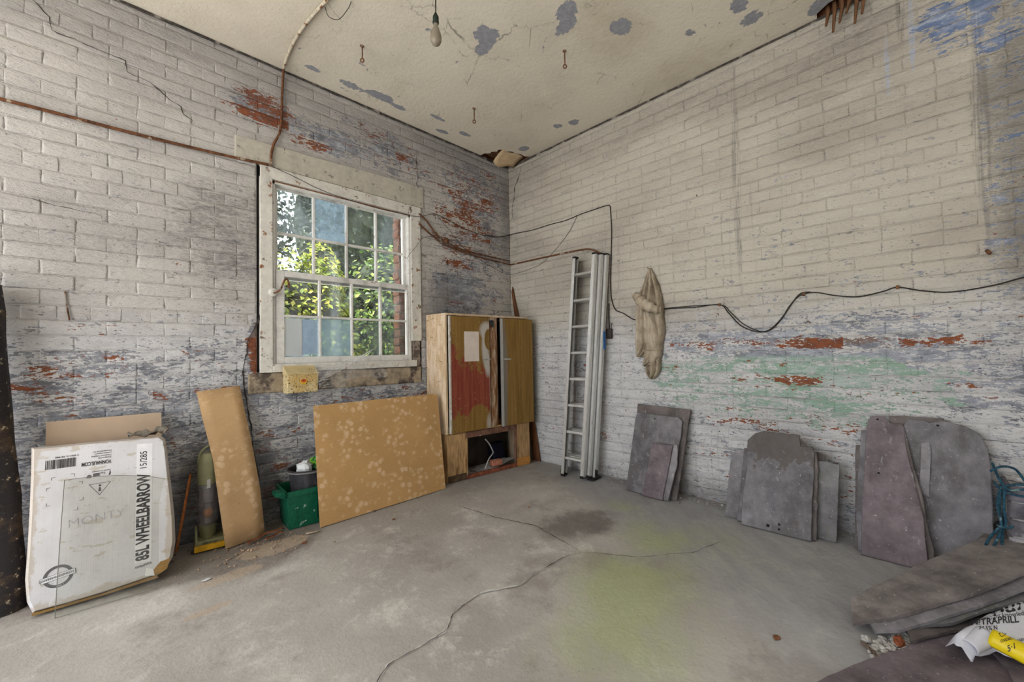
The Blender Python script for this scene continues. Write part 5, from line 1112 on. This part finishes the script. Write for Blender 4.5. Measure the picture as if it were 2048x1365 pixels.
# ------------------------------------------------------------------ slates leaning on the right-hand wall
def slate(label, o0, kk, pts, mat, th=.008, amp=.004, step=.03, seed=1, group=None, holes=()):
    """outline in (y, z) on a plane leaning back on the wall: x = -(o0 - kk z)"""
    n = Vector((-1, 0, kk)).normalized()
    zmin = min(z for _, z in pts); pts = [(y, z - min(zmin, 0) + .002 if z < .03 else z) for y, z in pts]
    out2 = ragged([Vector(p) for p in pts], amp, step, seed); out2 = [Vector((p.x, max(p.y, .001))) for p in out2]
    cy_ = sum(p.x for p in out2) / len(out2); base = Vector((-o0, cy_, 0))
    P3 = [Vector((-(o0 - kk * p.y), p.x, p.y)) - base for p in out2]
    m = MB(); N = len(P3); inner = []
    cen = sum(P3, Vector()) / N
    for p in P3: inner.append(p + (cen - p).normalized() * .004 + n * .0)
    front = [p - n * 0 for p in inner]; mid_ = [p - n * .003 for p in P3]; back = [p - n * th for p in P3]
    m.v = front + mid_ + back
    m.f = [tuple(range(N))] + [(i, i + N, (i + 1) % N + N, (i + 1) % N) for i in range(N)] + [(i + N, i + 2 * N, (i + 1) % N + 2 * N, (i + 1) % N + N) for i in range(N)] + [tuple(range(3 * N - 1, 2 * N - 1, -1))]
    o = m.build('roof_slate', SL[mat], None); o.location = base; tag(o, label, 'slate', group)
    for (y, z, r_) in holes:
        hm = MB(); c_ = Vector((-(o0 - kk * z), y, z)) - base + n * .0006
        t1 = Vector((0, 1, 0)); t2 = n.cross(t1)
        hm.add([c_ + (t1 * math.cos(a * .7854) + t2 * math.sin(a * .7854)) * r_ * (.8 + .3 * (a % 2)) for a in range(8)], [tuple(range(8))]); hm.build('nail_hole', M_dark, o)
    return o
g1, g2, g3 = 'slates by the ladder', 'slates in the middle of the wall', 'slates at the right'
slate('brown slate at the back of the stack nearest the ladder', .185, .24, [(-1.43, .0), (-1.437, .642), (-1.852, .631), (-1.835, .456), (-1.795, .0)], 'b', .014, seed=1, group=g1)
slate('wide grey slate with a nail hole in the stack nearest the ladder', .205, .235, [(-1.411, 0), (-1.44, .525), (-1.450, .579), (-1.675, .574), (-1.775, .573), (-1.807, .545), (-1.803, .454), (-1.754, 0), (-1.555, 0)], 'g', .009, .003, seed=2, group=g1, holes=((-1.60, .545, .006),))
slate('narrow pale slate strip in the stack nearest the ladder', .225, .19, [(-1.66, 0), (-1.70, .37), (-1.800, .392), (-1.802, .261), (-1.752, 0)], 'l', .008, seed=3, group=g1)
slate('short brown slate at the front of the stack nearest the ladder', .238, .185, [(-1.555, 0), (-1.619, .385), (-1.772, .386), (-1.714, 0)], 'p', .008, .0025, seed=4, group=g1)
slate('left grey slate in the middle stack', .232, .225, [(-2.123, 0), (-2.147, .386), (-2.178, .409), (-2.32, .43), (-2.32, .243), (-2.30, 0)], 'l', .008, seed=5, group=g2)
slate('grey slate edge second from the left in the middle stack', .250, .235, [(-2.20, 0), (-2.225, .434), (-2.40, .433), (-2.40, 0)], 'g', .008, .003, seed=6, group=g2)
slate('broad stepped slate at the front of the middle stack', .295, .29, [(-2.234, 0), (-2.237, .194), (-2.251, .311), (-2.247, .487), (-2.29, .537), (-2.339, .549), (-2.519, .551), (-2.525, .488), (-2.582, .49), (-2.591, .465), (-2.583, .215), (-2.580, 0), (-2.436, 0)], 'w', .012, .005, seed=7, group=g2, holes=((-2.375, .03, .010), (-2.43, .05, .007), (-2.43, .025, .007)))
slate('jagged slate just behind the broad one in the middle stack', .270, .262, [(-2.40, 0), (-2.40, .5), (-2.515, .535), (-2.545, .5), (-2.597, .459), (-2.607, .395), (-2.600, 0)], 'b', .010, .006, seed=8, group=g2)
slate('rearmost brown slate in the middle stack', .185, .18, [(-2.45, 0), (-2.46, .44), (-2.6, .457), (-2.632, .443), (-2.634, 0)], 'b', .012, seed=9, group=g2)
slate('mossy slate at the right of the middle stack', .218, .19, [(-2.57, 0), (-2.58, .41), (-2.635, .418), (-2.697, .408), (-2.696, .334), (-2.680, 0)], 'm', .010, .003, seed=10, group=g2)
slate('long purple slate at the front of the right-hand stack', .29, .34, [(-2.787, 0), (-2.794, .258), (-2.814, .609), (-2.82, .661), (-2.839, .684), (-2.89, .684), (-2.913, .655), (-2.962, .646), (-2.967, .553), (-2.988, .414), (-3.02, .22), (-3.024, .093), (-3.030, 0)], 'p', .010, .004, seed=11, group=g3, holes=((-2.86, .668, .006), (-2.86, .40, .006)))
slate('curved sliver slate behind the long purple one', .268, .31, [(-2.88, 0), (-2.9, .275), (-2.918, .657), (-2.959, .654), (-2.966, .624), (-2.988, .481), (-3.022, .301), (-3.034, .171), (-3.049, .091), (-3.048, 0)], 'b', .008, .004, seed=12, group=g3)
slate('left edge slate of the right-hand stack', .245, .285, [(-2.772, 0), (-2.765, .147), (-2.775, .37), (-2.79, .599), (-2.86, .63), (-2.86, 0)], 'g', .009, .004, seed=13, group=g3)
slate('dark slate farthest left and behind in the right-hand stack', .222, .25, [(-2.755, 0), (-2.767, .52), (-2.85, .537), (-2.85, 0)], 'b', .010, seed=14, group=g3)
bs = slate('large rounded grey slate at the right of the right-hand stack', .198, .21, [(-2.90, 0), (-2.962, .649), (-2.978, .681), (-3.041, .683), (-3.055, .669), (-3.108, .684), (-3.178, .668), (-3.221, .636), (-3.244, .577), (-3.251, .5), (-3.247, .346), (-3.238, 0)], 'g', .012, .003, seed=15, group=g3, holes=((-3.085, .66, .006),))
fl_ = [(-3.007, .326), (-3.016, .44), (-3.024, .566), (-3.051, .575), (-3.057, .542), (-3.041, .315)]
MB().prism([Vector((-(.198 - .21 * z) - .003, y, z)) - bs.location for y, z in fl_], (-.005, 0, .001)).build('raised_flake', SL['l'], bs)
slate('thin slate top edge showing behind the right-hand stack', .15, .16, [(-2.90, 0), (-2.904, .690), (-2.97, .694), (-3.109, .696), (-3.10, 0)], 'b', .010, seed=16, group=g3)

# ------------------------------------------------------------------ slates lying in the right foreground
def lying(label, pts, mat, th, seed=1, amp=.004, cat='slate', name='roof_slate', group=None):
    c_ = sum((Vector(p) for p in pts), Vector()) / len(pts); c_.z = min(p[2] for p in pts) - th
    poly = []
    n = len(pts); out3 = []
    for i in range(n):
        a, b = Vector(pts[i]), Vector(pts[(i + 1) % n]); k_ = max(1, int((b - a).length / .035)); d = (b - a).normalized(); nr = Vector((d.y, -d.x, 0))
        for j in range(k_):
            p = a.lerp(b, j / k_); out3.append(p + nr * amp * (mn.noise(Vector((p.x * 30, p.y * 30, seed))) + .6 * mn.noise(Vector((p.x * 80, p.y * 80, seed)))))
    m = MB().prism([p - c_ - Vector((0, 0, th)) for p in out3], (0, 0, th)); o = m.build(name, SL[mat], None, bevel=0); o.location = c_
    return tag(o, label, cat, group)
g4 = 'slates lying in the foreground'
lying('big purple slab lying flat in the bottom right corner', [(-1.46, -2.76, .020), (-1.28, -2.838, .020), (-.975, -3.0, .020), (-.64, -3.165, .020), (-.33, -3.31, .020), (-.3, -3.6, .020), (-1.0, -3.5, .020), (-1.8, -2.9, .020)], 'p', .016, 1, group=g4)
lying('small broken purple slate on the big slab under the bag', [(-.86, -3.15, .033), (-.72, -3.27, .033), (-.7, -3.5, .033), (-1.1, -3.4, .033), (-1.07, -3.2, .033), (-.99, -3.195, .033), (-.925, -3.178, .033)], 'p', .010, 2, .006, group=g4)
lying('dark slate lowest in the fanned pile at the right', [(-1.03, -2.975, .036), (-.96, -2.965, .036), (-.27, -3.28, .045), (-.25, -3.42, .045), (-.6, -3.29, .042), (-.85, -3.085, .038)], 'b', .010, 3, group=g4)
lying('greenish slate third in the fanned pile at the right', [(-.97, -2.94, .040), (-.83, -2.98, .062), (-.43, -3.25, .118), (-.3, -3.42, .14), (-.568, -3.285, .108), (-.729, -3.162, .080), (-.85, -3.08, .058)], 'm', .010, 4, .005, group=g4)
lying('grey slate second in the fanned pile at the right', [(-1.031, -2.883, .030), (-.983, -2.86, .040), (-.696, -3.0, .092), (-.35, -3.25, .15), (-.25, -3.42, .172), (-.551, -3.28, .134), (-.728, -3.157, .100), (-.86, -3.05, .070), (-.99, -2.948, .042)], 'l', .011, 5, .004, group=g4)
lying('long dusty brown slate on top of the fanned pile', [(-1.049, -2.821, .038), (-.903, -2.800, .058), (-.542, -3.0, .125), (-.21, -3.205, .190), (-.15, -3.42, .215), (-.342, -3.312, .190), (-.466, -3.295, .172), (-.666, -3.165, .130), (-.852, -3.015, .088), (-.96, -2.922, .060)], 'd', .013, 6, .003, group=g4)
lying('dark slate leaning up to the brick stub behind the pile', [(-.27, -3.165, .165), (-.03, -3.265, .228), (-.03, -3.6, .26), (-.2, -3.45, .20), (-.28, -3.25, .168)], 'b', .012, 7, .003, group=g4)

# low brick stub at the right edge
bsn = thing('brick_stub', 'broken low brick stub against the wall at the right edge', 'brickwork', (-.01, -3.285, 0))
M_stub = simple('sooty_brick', srgb(112, 108, 116), .9, var=.25, scale=16, bump=.006, c2=srgb(170, 166, 168), thr=(.52, .6))
for c_ in range(6):
    for q in range(3):
        vs_, fs = brick_verts(.21, .066, 400 + c_ * 5 + q, .1)
        M_ = Matrix.Translation((-.205 + random.uniform(-.006, .006), -.0 - q * .2175 + (.0 if c_ % 2 else .0), c_ * .075)) @ Matrix.Rotation(R(-90), 4, 'Z')
        mesh_obj('brick', [M_ @ v for v in vs_], fs, M_stub, bsn, True)
        vs_, fs = brick_verts(.19, .066, 430 + c_ * 5 + q, .1)
        if q == 0:
            M_ = Matrix.Translation((-.005, .002, c_ * .075)) @ Matrix.Rotation(R(180), 4, 'Z')
            mesh_obj('brick', [M_ @ v for v in vs_], fs, M_stub, bsn, True)
MB().box((-.19, -.64, .0), (-.01, -.01, .445)).build('mortar_core', M_ash, bsn)
# blue rope
M_rope = simple('blue_rope', srgb(36, 78, 98), .8, var=.35, scale=90, bump=.004, c2=srgb(120, 150, 150), thr=(.58, .64))
rp = thing('rope', 'tangled blue rope hanging between the rounded slate and the brick stub', 'rope', (-.2, -3.26, 0))
RO = Vector((-.2, -3.26, 0))
strands = [[(-.24, -3.235, .50), (-.23, -3.27, .525), (-.2, -3.31, .515), (-.18, -3.34, .46)], [(-.15, -3.25, .52), (-.23, -3.265, .46), (-.24, -3.29, .43), (-.22, -3.36, .445), (-.2, -3.40, .43)], [(-.18, -3.25, .44), (-.235, -3.27, .42), (-.24, -3.32, .41), (-.22, -3.38, .42), (-.22, -3.33, .455), (-.235, -3.27, .44)],
           [(-.235, -3.265, .44), (-.25, -3.258, .40), (-.255, -3.255, .33), (-.255, -3.262, .27), (-.25, -3.258, .2), (-.24, -3.262, .12), (-.235, -3.262, .03)], [(-.235, -3.275, .43), (-.258, -3.268, .36), (-.258, -3.270, .28), (-.27, -3.250, .265), (-.275, -3.215, .20), (-.272, -3.200, .13), (-.262, -3.212, .09), (-.26, -3.24, .05)],
           [(-.24, -3.26, .42), (-.262, -3.25, .36), (-.262, -3.258, .29), (-.266, -3.25, .235), (-.268, -3.225, .165), (-.265, -3.19, .12), (-.262, -3.16, .07), (-.258, -3.135, .015)], [(-.262, -3.245, .275), (-.268, -3.262, .27), (-.262, -3.282, .272), (-.25, -3.29, .28)]]
for q in strands:
    pts = curve_pts([Vector(p) - RO for p in q], 7)
    MB().tube(pts, .005, 7).build('strand', M_rope, rp, True)

# ------------------------------------------------------------------ fertiliser bag
bg_ = thing('fertiliser_bag', 'empty white fertiliser bag with a yellow hazard label in the foreground', 'bag', (-.95, -3.09, .036))
BO = Vector((-.95, -3.09, .036))
k = Mat('white_plastic_film'); f = k.noise(k.obj(), 6, 4, .6); k.base(k.ramp(f, [(.3, srgb(196, 196, 206)), (.7, srgb(226, 226, 232))])).rough(.35); M_film = k.m
up_ = curve_pts([(-1.005, -3.078), (-.927, -3.105), (-.726, -3.190), (-.518, -3.283), (-.30, -3.38)], 5); lo_ = curve_pts([(-1.012, -3.115), (-.985, -3.145), (-.93, -3.185), (-.93, -3.245), (-.75, -3.50)], 5)
rows = []
def bagz(i, t_): return .088 - .04 * t_ + .03 * math.sin(math.pi * t_) * (.35 + .65 * min(1, i / 6)) - (.02 if i < 2 else 0) + .01 * mn.noise(Vector((i * .4, t_ * 3, 2)))
for i in range(len(up_)):
    a, b = up_[i], lo_[i]; rows.append([Vector((a.x + .012, a.y + .02, .04)) - BO])
    for j in range(11):
        t_ = j / 10; p = a.lerp(b, t_); rows[-1].append(Vector((p.x, p.y, bagz(i, t_))) - BO)
m = MB(); m.grid(rows); fm_ = m.build('film', M_film, bg_, True); fm_.modifiers.new('thickness', 'SOLIDIFY').thickness = .0015
def curl(c0, c1, r0, r1, mat, nm, a0=-100, a1=170):
    """a rolled-over edge: part of a cone between two points"""
    c0, c1 = Vector(c0), Vector(c1); d = (c1 - c0).normalized(); n1_ = Vector((0, 0, 1)); n1_ = (n1_ - d * n1_.dot(d)).normalized(); n2_ = d.cross(n1_); rows = []
    for i in range(11):
        t_ = i / 10; c_ = c0.lerp(c1, t_); rr = r0 + (r1 - r0) * t_
        rows.append([c_ + (n1_ * math.cos(R(a)) + n2_ * math.sin(R(a))) * rr - BO for a in range(a0, a1 + 1, 15)])
    m = MB(); m.grid(rows); o = m.build(nm, mat, bg_, True); o.modifiers.new('thickness', 'SOLIDIFY').thickness = .0015; return o
M_hz = simple('yellow_print', srgb(232, 204, 24), .4, var=.04)
curl((-1.0, -3.112, .066), (-.93, -3.155, .088), .022, .030, M_film, 'rolled_edge')
curl((-.945, -3.165, .094), (-.975, -3.26, .080), .030, .034, M_hz, 'hazard_label', -120, 120)
from mathutils.bvhtree import BVHTree
_fs = []; _vs = []
for o in bg_.children:
    _b = len(_vs); _vs += [v.co.copy() for v in o.data.vertices]; _fs += [tuple(i + _b for i in f_.vertices) for f_ in o.data.polygons]
tree = BVHTree.FromPolygons(_vs, _fs)
M_bink = simple('bag_ink', srgb(40, 40, 46), .5, var=.05)
DP = Vector((.85, -.08, -.52)).normalized()
def lay(o):
    """press flat print onto the film and the rolled label"""
    for v in o.data.vertices:
        hit = tree.ray_cast(v.co - DP * .4, DP)[0]
        if hit: v.co = hit - DP * .0016
    return o
def bag_frame(p0, p1, z):
    a, b = Vector((*p0, z)) - BO, Vector((*p1, z)) - BO; Xd = (b - a).normalized(); Yd = Vector((.98, -.06, 0)); Zd = Vector((0, 0, 1))
    return Matrix(((Xd.x, Yd.x, Zd.x, a.x), (Xd.y, Yd.y, Zd.y, a.y), (Xd.z, Yd.z, Zd.z, a.z), (0, 0, 0, 1)))
def bag_text(s, size, p0, p1, z, sx=1.0, bold=0.0):
    return lay(text('lettering', s, size, M_bink, bg_, bag_frame(p0, p1, z), sx, bold=bold, extrude=.0))
bag_text('our', .13, (-.80, -3.178), (-.65, -3.266), .10, 1.0, .003)
bag_text('ership · knowledge', .05, (-.850, -3.150), (-.70, -3.264), .10, .55, .0004)
bag_text('NITRAPRILL', .07, (-.910, -3.124), (-.75, -3.260), .10, .50, .0016)
bag_text('34.5% N', .045, (-.93, -3.140), (-.85, -3.206), .10, .46, .0006)
bag_text('OXIDISING AGENT', .024, (-1.005, -3.180), (-.915, -3.242), .12, .55, .0004)
bag_text('5·1', .046, (-1.043, -3.190), (-.985, -3.224), .12, .75, .0008)
FM = bag_frame((-.945, -3.190), (-.883, -3.229), .12)
m = MB(); m.add([FM @ Vector((r_ * math.cos(a * .3142), r_ * math.sin(a * .3142) * 1.5, 0)) for a in range(20) for r_ in (.011, .0135)], [(2 * a, 2 * a + 1, (2 * a + 3) % 40, (2 * a + 2) % 40) for a in range(20)])
for a in range(7):
    an = R(12 + a * 26); d = Vector((math.cos(an), math.sin(an) * 1.5, 0)); t1 = Vector((-math.sin(an), math.cos(an) * 1.5, 0)); m.add([FM @ (d * .012 + t1 * .003), FM @ (d * .012 - t1 * .003), FM @ (d * (.019 + .004 * (a % 2)))], [(0, 1, 2)])
lay(m.build('flame_mark', M_bink, bg_))

# ------------------------------------------------------------------ rubble and litter
def rock(s, seed):
    d_ = [Vector(p).normalized() for p in ((1, 0, 0), (-1, 0, 0), (0, 1, 0), (0, -1, 0), (0, 0, 1), (0, 0, -1))]
    bm = bmesh.new(); bmesh.ops.create_icosphere(bm, subdivisions=1, radius=1)
    vs_ = [v.co * (1 + .5 * mn.noise(v.co * 1.4 + Vector((seed * 3.3, seed, 0)))) for v in bm.verts]; fs = [tuple(v.index for v in f_.verts) for f_ in bm.faces]; bm.free()
    return [Vector((v.x * s[0], v.y * s[1], v.z * s[2])) for v in vs_], fs
rr = random.Random(21)
def scatter(name, label, n, area, smin, smax, mat, parent=None):
    m = MB(); protos_ = [rock((1, 1, .6), 50 + i) for i in range(8)]
    for _ in range(n):
        x, y = area(rr); s__ = smin * (smax / smin) ** (rr.random() ** 2.2); vs_, fs = protos_[rr.randrange(8)]; ro = Matrix.Rotation(rr.uniform(0, 6.28), 3, 'Z')
        m.add([ro @ (v * s__) + Vector((x, y, s__ * .35)) for v in vs_], fs)
    o = m.build(name, mat, None); o['kind'] = 'stuff'; tag(o, label, name.replace('_', ' ')); return o
M_rub1 = simple('pale_mortar_rubble', srgb(186, 182, 178), .95, var=.2, scale=60, c2=srgb(120, 108, 100), thr=(.55, .62))
M_rub2 = simple('dark_brick_dust', srgb(112, 92, 80), .95, var=.3, scale=60)
scatter('mortar_crumbs', 'pale mortar crumbs along the foot of the right-hand wall', 420, lambda r_: (-abs(r_.gauss(0, .07)) - .02, r_.uniform(-3.3, -1.0)), .002, .010, M_rub1)
scatter('rubble', 'pale rubble between the foreground slates', 760, lambda r_: (lambda t_, u_: (-1.10 + .22 * t_ - .22 * u_, -2.86 - .10 * t_ - .05 * u_))(r_.random(), r_.random()), .002, .014, M_rub1)
scatter('brick_dust', 'dark brick dust and crumbs along the foot of the window wall', 460, lambda r_: (r_.uniform(-3.3, -1.1), -abs(r_.gauss(0, .12)) - .01), .002, .011, M_rub2)
scatter('fallen_flakes', 'fallen paint flakes and crumbs on the floor by the narrow board', 260, lambda r_: (r_.gauss(-2.45, .16), r_.gauss(-.38, .09)), .002, .009, simple('tan_flakes', srgb(170, 144, 120), .95, var=.25, scale=60))
def chip(name, label, cat, loc, s, mat, seed, rz=0):
    vs_, fs = rock(s, seed); o = mesh_obj(name, vs_, fs, mat); o.location = (*loc, s[2] * .8); o.rotation_euler = (0, 0, rz); return tag(o, label, cat)
chip('stone', 'white mortar lump on the floor by the foreground slates', 'stone', (-1.075, -2.86), (.022, .016, .012), M_rub1, 1)
chip('stone', 'brown brick lump among the rubble under the slates', 'stone', (-1.02, -2.945), (.03, .02, .016), simple('rust_brick', srgb(140, 76, 46), .9, var=.3, scale=40), 2)
chip('stone', 'pale rounded stone on top of the brick stub', 'stone', (-.15, -3.33), (.035, .025, .018), M_rub1, 7)
bpy.data.objects['stone.002'].location.z = .452 + .012
chip('dead_leaf', 'brown dead leaf lying alone on the floor on the right', 'leaf', (-1.271, -2.623), (.018, .014, .004), simple('dead_leaf', srgb(120, 78, 50), .9, var=.2), 3)
chip('dead_leaf', 'brown dead leaf on the floor near the green crate', 'leaf', (-2.216, -.504), (.018, .013, .005), simple('dead_leaf_dark', srgb(132, 80, 46), .9, var=.2), 4)
chip('dead_leaf', 'small brown leaf on the floor before the large hardboard', 'leaf', (-1.698, -.589), (.014, .010, .004), simple('dead_leaf_mid', srgb(110, 70, 44), .9, var=.2), 6)
chip('wood_chip', 'orange wood chip on the floor before the ladder', 'chip', (-.955, -1.096), (.010, .006, .004), simple('orange_chip', srgb(190, 130, 70), .9, var=.2), 5)
chip('paper_scrap', 'torn white paper scrap on the floor before the carton', 'paper', (-2.676, -.562), (.020, .012, .002), simple('paper_scrap', srgb(220, 220, 226), .8, var=.04), 8)
tag(MB().prism([Vector(p) for p in ((-1.10, -2.845, .001), (-1.105, -2.860, .001), (-1.24, -2.965, .001), (-1.235, -2.948, .001))], (0, 0, .012)).build('wood_splinter', simple('grey_splinter', srgb(104, 90, 80), .9, var=.3, scale=30, stretch=(1, 8, 1)), None), 'grey wooden splinter on the floor beside the foreground slates', 'splinter')
tag(MB().tube([(-2.17, -.395, .006), (-2.13, -.41, .007), (-2.09, -.415, .006)], [.004, .006, .003], 6).build('twig', simple('pale_twig', srgb(176, 156, 132), .9, var=.2), None, True), 'pale twig on the floor in front of the green crate', 'twig')
for i_, (pts_, lab) in enumerate((([(-2.45, -.30), (-2.38, -.26), (-2.30, -.255), (-2.24, -.22)], 'long curled rusty bark strip at the foot of the green crate'), ([(-2.36, -.31), (-2.31, -.30), (-2.27, -.31)], 'short rusty bark strip beside the narrow hardboard'))):
    m = MB(); P_ = curve_pts([Vector((a, b, .008 + .008 * ((q * 7) % 3))) for q, (a, b) in enumerate(pts_)], 6)
    m.grid([[p + Vector((0, .010 * s__, .004 * math.sin(i * .9) + .004 * abs(s__))) for s__ in (-1, 0, 1)] for i, p in enumerate(P_)])
    o = m.build('bark_strip', simple('rusty_bark_%d' % i_, srgb(134, 78, 48), .9, var=.3, scale=30), None, True); o.modifiers.new('thickness', 'SOLIDIFY').thickness = .003; tag(o, lab, 'bark')

def wall_nail(label, p0, p1, r_=.003, name='nail'):
    o = MB().tube([p0, [(a + b) / 2 + .002 * ((i * 7) % 3 - 1) for i, (a, b) in enumerate(zip(p0, p1))], p1], r_, 6).build(name, M_rust, None, True); return tag(o, label, 'nail')
wall_nail('long rusty pin hanging on the left wall above the carton', (-3.172, -.004, 1.420), (-3.155, -.012, 1.275), .0035)
wall_nail('rusty nail in the right wall above the dipping cable', (.002, -2.045, 1.315), (-.022, -2.06, 1.300))
wall_nail('bent nail in the right wall under the long cable', (.002, -2.56, 1.225), (-.03, -2.575, 1.21))
wall_nail('rusty bracket stub high on the right wall near the right edge', (.002, -3.28, 1.52), (-.03, -3.285, 1.50), .008, 'bracket_stub')
wall_nail('small nail in the right wall beside the upper cable', (.002, -1.93, 2.19), (-.02, -1.94, 2.17))
